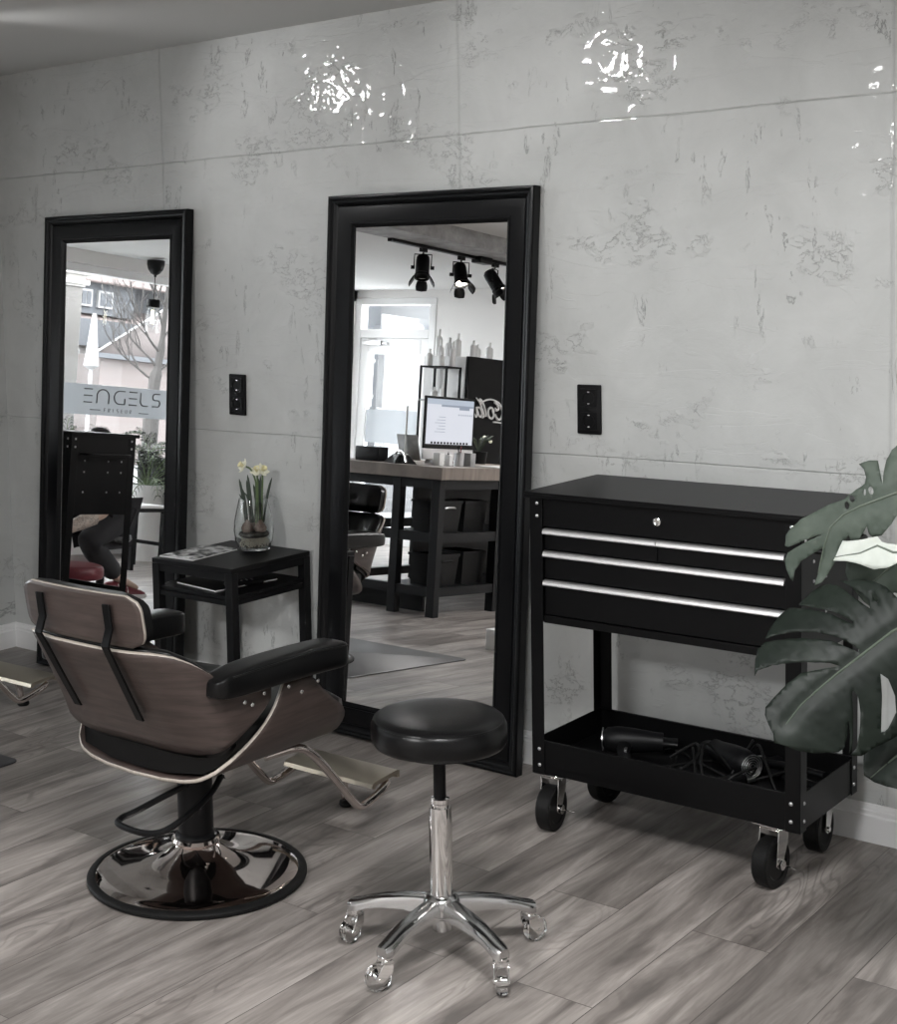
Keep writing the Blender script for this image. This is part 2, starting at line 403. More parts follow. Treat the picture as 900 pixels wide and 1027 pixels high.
        if sub:
            q = o.modifiers.new('sub', 'SUBSURF'); q.levels = sub; q.render_levels = sub
        return o
def tag(o, label=None, cat=None, group=None, kind=None):
    for k, v in (('label', label), ('category', cat), ('group', group), ('kind', kind)):
        if v: o[k] = v
    return o
def thing(name, label, cat, loc=(0, 0, 0), rot=(0, 0, 0), group=None):
    o = bpy.data.objects.new(name, None); o.empty_display_size = .1; col.objects.link(o)
    o.location = loc; o.rotation_euler = rot; return tag(o, label, cat, group)
def struct(name, mb, m, bevel=0, **kw): return tag(mb.build(name, m, bevel=bevel, **kw), kind='structure')
def copy_tree(o, parent=None):
    c = o.copy(); col.objects.link(c); c.parent = parent
    for ch in [q for q in bpy.data.objects if q.parent == o]: copy_tree(ch, c)
    return c
def smooth_path(pts, n=6, closed=False):
    P = [Vector(p) for p in pts]; out = []; k = len(P)
    rng = range(k) if closed else range(k-1)
    for i in rng:
        p0 = P[(i-1) % k] if (i or closed) else P[0]; p1 = P[i]; p2 = P[(i+1) % k]
        p3 = P[(i+2) % k] if (i+2 < k or closed) else P[-1]
        for j in range(n):
            t = j/n
            out.append(.5*((2*p1)+(p2-p0)*t+(2*p0-5*p1+4*p2-p3)*t*t+(3*p1-p0-3*p2+p3)*t**3))
    if not closed: out.append(P[-1])
    return out
def rbox(mb, a, b, r, n=4):
    """box with rounded vertical edges and soft top/bottom"""
    x0, y0, z0 = a; x1, y1, z1 = b; rows = []
    def ring(ins, z):
        pts = []; rr = max(r-ins, r*.3)
        for cx, cy, a0 in ((x1-r, y1-r, 0), (x0+r, y1-r, pi/2), (x0+r, y0+r, pi), (x1-r, y0+r, 3*pi/2)):
            for i in range(n+1):
                t = a0+pi/2*i/n; pts.append((cx+rr*cos(t), cy+rr*sin(t), z))
        return pts
    e = min(r*.7, (z1-z0)*.45)
    prof = [(e, z0), (e*.3, z0+e*.3), (0, z0+e), (0, z1-e), (e*.3, z1-e*.3), (e, z1)]
    rows = [ring(*p) for p in prof]
    mb.grid(rows, closed=True)
    k = len(rows[0]); b0 = len(mb.v)-k*len(rows)
    mb.f.append(tuple(reversed(range(b0, b0+k)))); mb.sm.append(True)
    mb.f.append(tuple(range(len(mb.v)-k, len(mb.v)))); mb.sm.append(True)
    return mb
def pillow(mb, outline, z0, z1, bulge=.01, n=3, axis=None):
    """soft slab from a closed 2D outline: seam round the middle, domed faces"""
    k = len(outline); cx = sum(p[0] for p in outline)/k; cy = sum(p[1] for p in outline)/k
    def ring(f, z): return [(cx+(x-cx)*f, cy+(y-cy)*f, z) for x, y in outline]
    rows = [ring(.0005, z0-bulge), ring(.5, z0-bulge*.8), ring(.85, z0-bulge*.2), ring(.95, z0+.003), ring(.99, z0+(z1-z0)*.2), ring(1, (z0+z1)/2), ring(.99, z1-(z1-z0)*.2), ring(.95, z1-.003), ring(.85, z1+bulge*.4), ring(.5, z1+bulge*.9), ring(.0005, z1+bulge)]
    return mb.grid(rows, closed=True)
def dash(mb, x0, y0, x1, y1, t, z0, z1):
    d = Vector((x1-x0, y1-y0, 0)).normalized(); n_ = Vector((-d.y, d.x, 0))*t/2
    a = Vector((x0, y0, 0)); b = Vector((x1, y1, 0)); q = [a-n_, b-n_, b+n_, a+n_]
    vs = [(p.x, p.y, z0) for p in q]+[(p.x, p.y, z1) for p in q]
    return mb.add(vs, [(0,3,2,1),(4,5,6,7),(0,1,5,4),(1,2,6,5),(2,3,7,6),(3,0,4,7)], False)
# ------------------------------------------------------------------ the setting
XW, YB = -8.4, -6.6
struct('floor', MB().box((-8.5, -6.7, -.08), (1.6, .1, 0)), M['floor'])
struct('wall_back', MB().box((-5.2, 0, 0), (1.6, .12, 2.6)), M['plaster'])
struct('wall_left', MB().box((-8.5, -.28, 0), (-5.11, .12, 2.6)), M['plaster'])
struct('wall_right', MB().box((1.5, -6.7, 0), (1.62, 0, 2.6)), M['paint'])
wr = MB().box((-8.5, YB-.12, 2.18), (-7.5, YB, 2.6)).box((-7.5, YB-.12, 0), (1.6, YB, 2.6))
struct('wall_rear', wr, M['paint'])
ww = MB().box((XW-.14, YB, 2.17), (XW, -.28, 2.6)).box((XW-.14, -.9, 0), (XW, -.28, 2.6)).box((XW-.14, YB-.1, 0), (XW, -6.3, 2.6)).box((XW-.14, -6.3, 0), (XW, -.9, .3))
struct('wall_window_side', ww, M['paint'])
struct('ceiling', MB().box((-5.31, -6.7, 2.45), (1.6, .12, 2.6)).box((-5.31, -6.6, 2.335), (-4.3, -2.3, 2.46)).box((-8.5, -6.7, 2.27), (-5.62, .12, 2.6)), M['ceil'])
struct('trim_ceiling_beam', MB().box((-5.62, -6.6, 2.235), (-5.31, 0, 2.6)), M['concrete'])
def baseboard(name, segs):
    mb = MB()
    prof = [(0, 0), (.016, 0), (.016, .074), (.013, .078), (.013, .087), (.009, .091), (.0085, .098), (.004, .104), (0, .105)]
    for (a, b) in segs:
        a = Vector((*a, 0)); b = Vector((*b, 0)); d = (b-a).normalized(); n_ = Vector((d.y, -d.x, 0))
        rows = [[p+n_*x+Vector((0, 0, z)) for x, z in prof] for p in (a, b)]
        mb.grid(rows); k = len(prof)
        mb.f.append(tuple(range(len(mb.v)-k, len(mb.v)))); mb.sm.append(False)
    struct(name, mb, M['trim'])
baseboard('baseboard_back', [((-5.11, 0), (1.5, 0))])
baseboard('baseboard_left', [((-5.11, -.28), (-5.11, 0)), ((-8.4, -.28), (-5.11, -.28))])
baseboard('baseboard_rear', [((1.5, YB), (-7.5, YB))])
baseboard('baseboard_right', [((1.5, 0), (1.5, YB))])
# front window: three wide panes between white posts
wf = MB()
ys = [-.9, -2.75, -5.45, -6.3]
wf.box((XW-.1, -6.3, .3), (XW-.03, -.9, .36)).box((XW-.1, -6.3, 2.11), (XW-.03, -.9, 2.17))
for y in ys: wf.box((XW-.1, y-.035, .36), (XW-.03, y+.035, 2.11))
win = tag(thing('window_1', None, None, (0, 0, 0)), kind='structure')
wf.build('window_frame', M['trim'], win, bevel=.004)
MB().box((XW-.072, -6.3, .36), (XW-.066, -.9, 2.11)).build('pane', M['pane'], win)
MB().box((XW-.02, -6.3, .27), (XW+.18, -.9, .30)).build('window_sill', M['trim'], win, bevel=.004)
# frosted film with the lettering, inside of the glass; reads from the street
MB().box((XW-.065, -5.4, 1.05), (XW-.0635, -2.8, 1.28)).build('window_film', M['frost'], win)
lt = MB()
def lseg(pts, r=.0035):
    r *= 1.5
    pts = [(XW-.062, y, z) for y, z in pts]; lt.tube(pts, r, 6)
zt, zm, zb = 1.245, 1.195, 1.145
def arc(cy, cz, ry, rz, a0, a1, n=12): return [(cy+ry*cos(R(a0+(a1-a0)*i/n)), cz+rz*sin(R(a0+(a1-a0)*i/n))) for i in range(n+1)]
def yy(px): return px
# E (three bars), arched N, G, E, L, S   -- y runs -3.46 .. -4.26
for z in (zt, zm, zb): lseg([(-3.47, z), (-3.55, z)])
lseg([(-3.60, zb-.004)]+[(-3.60, 1.20)]+arc(-3.66, 1.20, .06, .047, 0, 180)[1:]+[(-3.72, zb-.004)])
lseg([(-3.885, zt)]+[(-3.83, zt)]+arc(-3.83, zm, .055, .05, 90, -90)[1:][::1]+[(-3.885, zb), (-3.885, 1.19)])
for z in (zt, zm, zb): lseg([(-3.93, z), (-4.01, z)])
lseg([(-4.05, zt), (-4.05, 1.18)]+arc(-4.085, 1.18, .035, .035, 0, -90)[1:]+[(-4.13, zb)])
lseg([(-4.255, zt), (-4.205, zt)]+arc(-4.205, 1.22, .025, .025, 90, -90)[1:]+[(-4.235, zm)]+arc(-4.235, 1.17, .025, .025, 90, 270)[1:]+[(-4.18, zb)])
lseg([(-3.54, 1.09), (-3.64, 1.09)], .0025); lseg([(-4.04, 1.085), (-4.14, 1.085)], .0025)
# tiny secondary word between the two dashes: FRISEUR
fx = -3.68
GL = {'F': [[(0, 0), (0, 1)], [(0, 1), (.6, 1)], [(0, .5), (.5, .5)]], 'R': [[(0, 0), (0, 1), (.6, 1), (.6, .5), (0, .5), (.6, 0)]], 'I': [[(.1, 0), (.1, 1)]],
      'S': [[(.6, 1), (0, 1), (0, .5), (.6, .5), (.6, 0), (0, 0)]], 'E': [[(.6, 1), (0, 1), (0, 0), (.6, 0)], [(0, .5), (.5, .5)]], 'U': [[(0, 1), (0, 0), (.6, 0), (.6, 1)]]}
for ch in 'FRISEUR':
    for st in GL[ch]: lseg([(fx-a*.024, 1.078+b*.026) for a, b in st], .0013)
    fx -= .044
lt.build('window_lettering', M['ink'], win)
# glazed rear door with a transom light
dr = tag(thing('door_1', None, None, (-8.38, YB, 0)), kind='structure')
fr = MB().box((-.02, -.09, 0), (.05, .01, 2.14)).box((.81, -.09, 0), (.88, .01, 2.14)).box((-.02, -.09, 2.14), (.88, .01, 2.2)).box((.05, -.089, 1.84), (.81, .009, 1.92))
fr.build('door_frame', M['trim'], dr, bevel=.004)
ds = MB().box((.05, -.07, 0), (.14, -.01, 1.84)).box((.72, -.07, 0), (.81, -.01, 1.84)).box((.14, -.07, 1.70), (.72, -.01, 1.84)).box((.14, -.07, 0), (.72, -.01, .16))
leafo = ds.build('door_leaf', M['trim'], dr, bevel=.004)
MB().box((.14, -.045, .16), (.72, -.038, 1.70)).build('pane', M['pane'], leafo)
MB().box((.14, -.036, .9), (.72, -.034, 1.2)).build('glass_film', M['frost'], leafo)
MB().box((.05, -.045, 1.92), (.81, -.038, 2.14)).build('transom_pane', M['pane'], dr)
h = MB().box((.17, .03, 1.22), (.24, .045, 1.72)).box((.195, -.02, 1.3), (.215, .03, 1.33)).box((.195, -.02, 1.62), (.215, .03, 1.65))
h.build('pull_handle', M['white'], leafo, bevel=.003)
h = MB().box((.10, 0, 1.775), (.30, .03, 1.815)).box((.3, .0, 1.785), (.36, .015, 1.80)); h.build('door_closer', M['silver'], leafo, bevel=.004)

# ------------------------------------------------------------------ electrical sockets
def socket(x, z, label, rot=0):
    t = thing('wall_socket', label, 'socket', (x, 0, z), (0, rot, 0), 'double wall sockets')
    mb = MB(); rbox(mb, (-.0405, -.0758, 0), (.0405, .0758, .010), .004); mb.xf(Matrix.Rotation(R(90), 4, 'X'))
    mb.build('socket_frame', M['satinblack'], t)
    for dz in (.0355, -.0355):
        i = MB()
        # square insert with a deep round recess
        n = 32; prof = [(.0195, -.0115), (.0195, 0.004), (.001, .004)]
        vs = []; rows = []
        sq = []
        for k in range(n):
            a = 2*pi*k/n; c_, s_ = cos(a), sin(a); q = .0275/max(abs(c_), abs(s_)); sq.append((q*c_, q*s_))
        rows.append([(x_, -.0102, y_+dz) for x_, y_ in sq]); rows.append([(x_, -.0125, y_+dz) for x_, y_ in [(a*.985, b*.985) for a, b in sq]])
        for r_, d_ in ((.0205, -.0125), (.0195, -.0115), (.0190, .003), (.0005, .003)):
            rows.append([(r_*cos(2*pi*k/n), d_, r_*sin(2*pi*k/n)+dz) for k in range(n)])
        i.grid(rows, closed=True)
        e = i.build('socket_insert', M['satinblack'], t)
        for s_ in (-1, 1):
            MB().box((-.0035, -.0115, dz+s_*.018-.0015), (.0035, .0, dz+s_*.018+.0015)).build('earth_clip', M['chrome'], e)
            MB().cyl((s_*.0095, .001, dz), .0028, .004, 8, 'Y').build('pin_hole', M['rubber'], e)
    return t
socket(-2.262, 1.152, 'black double wall socket in the plaster right of the tall mirror, above the tool trolley')
socket(-3.735, 1.147, 'black double wall socket between the two mirrors, above the daffodil vase', R(1.5))

# ------------------------------------------------------------------ leaning mirrors
def mirror(cx, yfront, theta, label, roll):
    W, H, T = .825, 1.842, .04
    t = thing('leaning_mirror', label, 'mirror', (cx, yfront+T*cos(theta), roll*W/2), (-theta, roll, 0), 'black framed mirrors leaning on the wall')
    # profile across the rail: (distance in from outer edge, y depth: -T is the front plane)
    prof = [(0, 0), (0, -.034), (.003, -.039), (.008, -.04), (.014, -.038), (.017, -.034), (.020, -.0335), (.026, -.031), (.033, -.025), (.036, -.0225), (.0385, -.026), (.041, -.0265), (.092, -.024), (.094, -.027), (.098, -.027), (.101, -.023), (.105, -.017), (.1075, -.016), (.11, -.012), (.11, 0)]
    mb = MB()
    corners = [(-W/2, 0, 1, 1), (W/2, 0, -1, 1), (W/2, H, -1, -1), (-W/2, H, 1, -1)]
    rows = [[(x+sx*d, y, z+sz*d) for d, y in prof] for x, z, sx, sz in corners]
    rows.append(rows[0]); mb.grid(rows)
    mb.build('mirror_frame', M['blackwood'], t, angle=24)
    MB().box((-W/2+.104, -.0135, .104), (W/2-.104, -.0125, H-.104)).build('mirror_glass', M['mirror'], t)
    MB().box((-W/2+.02, -.011, .02), (W/2-.02, -.004, H-.02)).build('backing_board', M['satinblack'], t)
    return t
mirror(-2.861, -.155, R(3.6), 'tall black framed mirror reflecting the counter, screen and spotlights', R(.6))
mirror(-4.3625, -.165, R(3.9), 'tall black framed mirror reflecting the shop window and bare tree', R(.3))

# ------------------------------------------------------------------ tool trolley
def caster(parent, x, y, ang, brake=True):
    e = MB()
    mm = Matrix.Translation((x, y, 0)) @ Matrix.Rotation(ang, 4, 'Z')
    e.box((-.036, -.043, .158), (.036, .043, .162)).cyl((0, 0, .146), .022, .012, 20)
    for s in (-1, 1):   # fork cheeks
        a = .0245*s
        e.add([(-.022, a, .150), (.026, a, .150), (.016+.02, a, .062), (.010+.012, a, .052), (.004, a, .062), (-.022, a, .118),
               (-.022, a+.003*s, .150), (.026, a+.003*s, .150), (.036, a+.003*s, .062), (.022, a+.003*s, .052), (.004, a+.003*s, .062), (-.022, a+.003*s, .118)],
              [(0,1,2,3,4,5), (11,10,9,8,7,6), (0,6,7,1), (1,7,8,2), (2,8,9,3), (3,9,10,4), (4,10,11,5), (5,11,6,0)], False)
    e.box((-.022, -.0275, .148), (.026, .0275, .152))
    e.cyl((.018, -.032, .064), .0075, .064, 12, 'Y')
    e.xf(mm); c = e.build('caster', M['chrome'], parent, bevel=.001)
    w_ = MB().lathe([(.0, -.018), (.040, -.018), (.044, -.021), (.060, -.021), (.064, -.016), (.064, .016), (.060, .021), (.044, .021), (.040, .018), (0, .018)], (.018, 0, .064), 40, 'Y')
    w_.xf(mm); w_.build('wheel', M['rubber'], c)
    if brake:
        b = MB().cyl((.018, .030, .064), .013, .006, 16, 'Y').tube([(.018, .034, .064), (.022, .050, .066), (.026, .075, .066)], .0022, 8); b.xf(mm); b.build('brake_lever', M['chrome'], c, bevel=.001)
    return c
RV = {}
def rivets(parent, pts, axis, r=.0052):
    for p in pts:
        if (axis, r) not in RV:
            q_ = {'-Y': Matrix.Rotation(R(90), 4, 'X'), '+Y': Matrix.Rotation(R(-90), 4, 'X'), '+X': Matrix.Rotation(R(90), 4, 'Y'), '-X': Matrix.Rotation(R(-90), 4, 'Y')}[axis]
            o = MB().lathe([(r, -.001), (r, 0), (r*.95, .0012), (r*.6, .0026), (.0001, .003)], n=12).xf(q_).build('rivet', M['silver'], parent, loc=p); RV[(axis, r)] = o.data
        else:
            o = bpy.data.objects.new('rivet', RV[(axis, r)]); col.objects.link(o); o.parent = parent; o.location = p
def trolley(x0, y0, label, loc_rot=0, full=True):
    """origin: front left foot corner; W along x, D along y"""
    W, D, ZT = .775, .385, .965
    t = thing('tool_trolley', label, 'trolley', (x0, y0, 0), (0, 0, loc_rot))
    # L angle legs
    for lx, ly, sx, sy in ((0, 0, 1, 1), (W, 0, -1, 1), (0, D, 1, -1), (W, D, -1, -1)):
        mb = MB(); a, b = sorted((lx, lx+sx*.040)); c, d = sorted((ly, ly+sy*.002)); mb.box((a, c, .165), (b, d, ZT-.008))
        a, b = sorted((lx, lx+sx*.002)); c, d = sorted((ly, ly+sy*.040)); mb.box((a, c, .165), (b, d, ZT-.008))
        lg = mb.build('leg', M['blackmetal'], t, bevel=.0008)
        fy = ly-.0002*sy
        ax = '-Y' if sy > 0 else '+Y'; axx = '-X' if sx > 0 else '+X'
        rivets(lg, [(lx+sx*.024, fy, z) for z in (.192, .238, .90, .935)], ax)
        rivets(lg, [(lx, ly+sy*.024, z) for z in (.192, .238, .90, .935)], axx)
    # worktop with folded rim
    mb = MB().box((-.012, -.012, ZT-.004), (W+.012, D+.012, ZT+.002)).box((-.012, -.012, ZT-.014), (W+.012, -.010, ZT-.004)).box((-.012, D+.010, ZT-.014), (W+.012, D+.012, ZT-.004)).box((-.012, -.012, ZT-.014), (-.010, D+.012, ZT-.004)).box((W+.010, -.012, ZT-.014), (W+.012, D+.012, ZT-.004))
    mb.build('worktop', M['blackmetal'], t, bevel=.0015)
    # drawer cabinet carcass
    z0 = .600
    mb = MB().box((.003, .012, z0), (W-.003, D-.003, z0+.012)).box((.003, .003, z0), (.006, D-.003, ZT-.004)).box((W-.006, .003, z0), (W-.003, D-.003, ZT-.004)).box((.003, D-.006, z0), (W-.003, D-.003, ZT-.004)).box((.003, .012, .87), (W-.003, .016, ZT-.004)).box((.041, .004, z0), (W-.041, .014, z0+.021)).box((.041, .004, .872), (W-.041, .012, ZT-.004))
    mb.box((.02, .03, z0+.01), (W-.02, .034, .87))
    cb = mb.build('cabinet', M['blackmetal'], t, bevel=.001)
    if full:
        # (bottom, top, x0, x1) of each drawer front
        mid = W/2-.002
        for (a, b, xa, xb) in ((.808, .868, .043, mid-.001), (.808, .868, mid+.001, W-.043), (.727, .805, .043, W-.043), (.624, .724, .043, W-.043)):
            d = MB().box((xa, .008, a), (xb, .026, b)).build('drawer', M['blackmetal'], t, bevel=.001)
            hd = MB(); hz = b-.010
            pr = [(.008, hz-.0075), (-.0035, hz-.008), (-.0065, hz-.0055), (-.0065, hz-.001), (-.002, hz+.006), (.004, hz+.0085), (.008, hz+.009)]
            hd.grid([[(xa, y, z) for y, z in pr], [(xb, y, z) for y, z in pr]])
            hd.f.append(tuple(range(len(hd.v)-len(pr), len(hd.v)))); hd.sm.append(False)
            hd.f.append(tuple(range(len(hd.v)-2*len(pr), len(hd.v)-len(pr)))); hd.sm.append(False)
            hd.build('drawer_handle', M['alu'], d, angle=50)
    lk = MB().lathe([(.0, 0), (.004, 0), (.0045, .003), (.0075, .005), (.0105, .004), (.012, .001), (.012, -.002)], (0, 0, 0), 24).xf(Matrix.Translation((W/2, .003, .915))@Matrix.Rotation(R(90), 4, 'X'))
    lk.build('lock', M['chrome'], t)
    # lower tray
    zt0, zt1 = .168, .262
    mb = MB().box((.003, .003, zt0+.02), (W-.003, D-.003, zt0+.023)).box((.003, .003, zt0), (W-.003, .0055, zt1)).box((.003, D-.0055, zt0), (W-.003, D-.003, zt1)).box((.003, .003, zt0), (.0055, D-.003, zt1)).box((W-.0055, .003, zt0), (W-.003, D-.003, zt1))
    mb.box((.003, .0055, zt1-.002), (W-.003, .013, zt1)).box((.003, D-.013, zt1-.002), (W-.003, D-.0055, zt1))
    mb.build('tray', M['blackmetal'], t, bevel=.001)
    # side handle bar
    mb = MB().tube(smooth_path([(W+.001, .06, .87), (W+.03, .06, .87), (W+.045, .085, .87), (W+.045, D/2, .87), (W+.045, D-.085, .87), (W+.03, D-.06, .87), (W+.001, D-.06, .87)], 4), .0065, 10)
    mb.build('side_handle', M['blackmetal'], t)
    for x, y, a, br in ((.040, .048, R(-84), True), (W-.088, .05, R(-96), True), (.055, D-.045, R(-100), False), (W-.085, D-.035, R(-88), False)):
        caster(t, x, y, a, br)
    # side panels with rivets
    sp = MB().box((W-.003, .04, z0), (W-.001, D-.04, ZT-.01)); sp = sp.build('side_panel', M['blackmetal'], t)
    rivets(sp, [(W-.001, y, z) for y in (.08, .16, .30) for z in (.70, .79, .84)], '+X', .0045)
    return t
trolley(-2.180, -.482, 'black steel tool trolley with silver drawer handles standing right of the tall mirror')

# things lying in the tray of the near trolley
TZ = .191
def dryer(x, y, rz, label, cable):
    t = thing('hair_dryer', label, 'hair dryer', (x, y, TZ), (0, 0, rz))
    b = MB().lathe([(.001, -.085), (.022, -.083), (.034, -.07), (.038, -.04), (.036, 0), (.030, .045), (.027, .07), (.027, .085), (.022, .085), (.021, .06)], (0, 0, .042), 24, 'X')
    b.build('barrel', M['satinblack'], t)
    g = MB()
    for i in range(5): g.lathe([(.006+i*.006, -.0865+.0008*i), (.0085+i*.006, -.088+.0008*i), (.009+i*.006, -.0855+.0008*i)], (0, 0, .042), 20, 'X')
    g.build('air_grille', M['silver'], t)
    n_ = MB().tube([(.085, 0, .042), (.10, 0, .042), (.125, 0, .042)], [.027, .024, .024], 20, flat=.5); n_.build('nozzle', M['satinblack'], t)
    hd = MB().tube(smooth_path([(-.02, -.015, .040), (-.022, -.06, .028), (-.015, -.11, .020), (-.012, -.145, .018)], 4), [.02]*4+[.0185]*4+[.0165]*5, 14, flat=.8)
    hd.build('grip', M['satinblack'], t)
    c = MB().tube(smooth_path(cable, 6), .0035, 8); c.build('cable', M['rubber'], t)
    s = MB().box((-.019, -.09, .036), (-.011, -.06, .042)); s.build('switch', M['silver'], t, bevel=.001)
dryer(-1.99, -.25, R(25), 'black hair dryer lying in the left end of the lower trolley tray', [(-.012, -.14, .015), (.02, -.16, .006), (.09, -.10, .006), (.16, -.06, .01), (.14, .03, .006), (.06, .07, .006), (.0, .085, .02), (-.05, .06, .006)])
dryer(-1.70, -.22, R(150), 'black hair dryer in the middle of the lower trolley tray under a tangle of cable', [(-.012, -.14, .015), (-.06, -.15, .006), (-.12, -.08, .03), (-.08, .03, .006), (.02, .07, .02), (.1, .04, .006), (.06, -.06, .01), (-.02, -.05, .09), (-.05, .05, .006)])
t = thing('hair_clipper', 'small hair clipper with a bright metal head in the middle of the trolley tray', 'clipper', (-1.655, -.34, TZ+.008), (0, 0, R(70)))
rb = MB(); rbox(rb, (-.075, -.02, -.006), (.05, .02, .024), .012); rb.build('body', M['satinblack'], t)
rb = MB().box((.05, -.018, 0), (.078, .018, .012)); rb.build('blade_head', M['silver'], t, bevel=.002)
t = thing('straightening_iron', 'black hair straightening iron lying towards the right of the trolley tray', 'hair iron', (-1.565, -.2, TZ+.011), (0, 0, R(-20)))
MB().tube(smooth_path([(-.13, 0, 0), (0, -.004, .002), (.14, 0, .006)], 5), .011, 12, flat=1).build('lower_arm', M['satinblack'], t)
MB().tube(smooth_path([(-.13, .002, .006), (0, .004, .03), (.14, 0, .042)], 5), .010, 12).build('upper_arm', M['satinblack'], t)
MB().box((.05, -.008, .010), (.14, .008, .013)).build('heating_plate', M['silver'], t, bevel=.001)
for i, (pts, lab) in enumerate([
    ([(-1.93, -.17, 0), (-1.88, -.2, .02), (-1.85, -.29, .0), (-1.90, -.36, 0), (-1.82, -.4, .01), (-1.76, -.33, .05), (-1.79, -.26, .07), (-1.85, -.3, .03)], 'thin black cable looped beside the left hair dryer in the trolley tray'),
    ([(-1.83, -.2, 0), (-1.78, -.3, .07), (-1.73, -.38, .02), (-1.68, -.41, .0), (-1.62, -.38, .05), (-1.6, -.3, .05), (-1.66, -.26, .0), (-1.74, -.3, .09), (-1.7, -.4, .03), (-1.6, -.42, 0)], 'black cable coiled high in the middle of the trolley tray'),
    ([(-1.7, -.16, 0), (-1.64, -.2, .08), (-1.58, -.28, .06), (-1.52, -.33, 0), (-1.47, -.28, 0), (-1.5, -.2, .01), (-1.56, -.17, 0)], 'black cable looped at the right end of the trolley tray')]):
    tag(MB().tube(smooth_path([(x, y, z+TZ+.004) for x, y, z in pts], 7), .0038, 8).build('power_cable', M['rubber']), lab, 'cable', 'cables in the trolley tray')
t = MB(); rbox(t, (-.035, -.018, 0), (.035, .018, .02), .008); t = t.build('plug_adapter', M['white'], loc=(-1.845, -.445, TZ)); t.rotation_euler = (0, 0, R(10))
tag(t, 'small pale plug adapter behind the front lip of the trolley tray', 'adapter')

# ------------------------------------------------------------------ side table between the mirrors
def side_table():
    W, D, H_ = .388, .408, .60
    t = thing('side_table', 'small black two-tier side table standing between the two mirrors', 'table', (-3.778, -.425, 0))
    MB().box((0, 0, H_-.018), (W, D, H_)).build('tabletop', M['satinblack'], t, bevel=.002)
    for x, y in ((0, 0), (W-.032, 0), (0, D-.032), (W-.032, D-.032)):
        MB().box((x, y, 0), (x+.032, y+.032, H_-.018)).build('leg', M['satinblack'], t, bevel=.0015)
    f = MB()
    for z0, z1 in ((H_-.045, H_-.018),):
        f.box((.032, .004, z0), (W-.032, .028, z1)).box((.032, D-.028, z0), (W-.032, D-.004, z1)).box((.004, .032, z0), (.028, D-.032, z1)).box((W-.028, .032, z0), (W-.004, D-.032, z1))
    f.build('apron', M['satinblack'], t)
    MB().box((.010, .010, .488), (W-.010, D-.010, .503)).build('shelf', M['satinblack'], t, bevel=.002)
    f = MB().box((.032, .006, .47), (W-.032, .024, .488)).box((W-.026, .032, .47), (W-.008, D-.032, .488)).box((.008, .032, .47), (.026, D-.032, .488)); f.build('shelf_rail', M['satinblack'], t)
side_table()
t = MB(); ms = []
t = thing('magazine', 'glossy printed magazine lying on the front left of the side table top', 'magazine', (-3.765, -.40, .6005), (0, 0, R(3)))
pg = MB()
rows = []
for i in range(9):
    u = i/8; rows.append([(.16*u, .24*v_/6, .004+.003*sin(pi*u)) for v_ in range(7)])
pg.grid(rows); pg.build('cover', M['paper'], t, solid=.0006)
MB().box((0, .001, 0), (.159, .239, .0035)).build('pages', M['plainpaper'], t)
t = thing('magazine', 'dark magazine lying on the lower shelf of the side table', 'magazine', (-3.72, -.36, .5035), (0, 0, R(-8)))
MB().box((0, 0, 0), (.22, .28, .005)).build('pages', M['plainpaper'], t)
MB().box((-.001, -.001, .005), (.221, .281, .0058)).build('cover', M['satinblack'], t)
t = thing('remote_control', 'small black remote control with bright edge on the lower shelf of the side table', 'remote', (-3.50, -.25, .5035), (0, 0, R(60)))
rb = MB(); rbox(rb, (-.07, -.02, 0), (.07, .02, .018), .008); rb.build('body', M['satinblack'], t)
rb = MB()
for i in range(5):
    for j in range(2): rb.cyl((-.05+i*.02, -.007+j*.014, .0175), .004, .0018, 10)
rb.build('buttons', M['silver'], t)

# glass vase, bulbs, daffodils
VX, VY, VZ = -3.565, -.12, .6005
t = tag(MB().lathe([(.001, 0), (.045, 0), (.056, .006), (.069, .04), (.073, .075), (.070, .11), (.060, .155), (.051, .19), (.0485, .19), (.057, .155), (.067, .11), (.0695, .075), (.0655, .042), (.053, .012), (.042, .009), (.001, .009)], (VX, VY, VZ), 48).build('glass_vase', M['glass']),
        'bulbous clear glass vase standing on the side table', 'vase')
for i, (a, rr, h_) in enumerate(((20, .026, .082), (140, .027, .08), (255, .027, .084))):
    x, y = VX+rr*cos(R(a)), VY+rr*sin(R(a)); z = VZ+h_
    b = thing('flower_bulb', ['brown flower bulb in the glass vase under the right daffodils', 'brown flower bulb at the rear left of the glass vase', 'brown flower bulb at the front of the glass vase'][i], 'bulb', (x, y, z), (0, 0, R(a)), 'flower bulbs in the vase')
    MB().lathe([(.001, -.024), (.012, -.021), (.021, -.008), (.022, .002), (.016, .014), (.008, .023), (.004, .03)], (0, 0, 0), 20).build('bulb_skin', M['bulb'], b)
    rt_ = MB()
    for k in range(26):
        a2 = random.uniform(0, 2*pi); r2 = random.uniform(.008, .022); e = random.uniform(.01, .03)
        tw = random.uniform(-1.4, 1.4)
        pts = [(r2*.5*cos(a2), r2*.5*sin(a2), -.02), (r2*cos(a2+tw*.4)+0, r2*sin(a2+tw*.4), -.035), ((r2+e*.5)*cos(a2+tw), (r2+e*.5)*sin(a2+tw), -.05), ((r2+e*.3)*cos(a2+tw*1.6), (r2+e*.3)*sin(a2+tw*1.6), -.066)]
        # keep the roots inside the glass
        pts = [tuple(Vector(p)) for p in pts]
        rt_.tube(smooth_path(pts, 3), .0017, 6)
    rt_.build('roots', M['root'], b)
mos = MB().lathe([(.001, .066), (.03, .072), (.052, .066), (.056, .058), (.05, .052), (.001, .05)], (VX, VY, VZ), 28)
tag(mos.build('moss_layer', M['soil']), 'dark layer of moss round the bulbs in the glass vase', 'moss', kind='stuff')
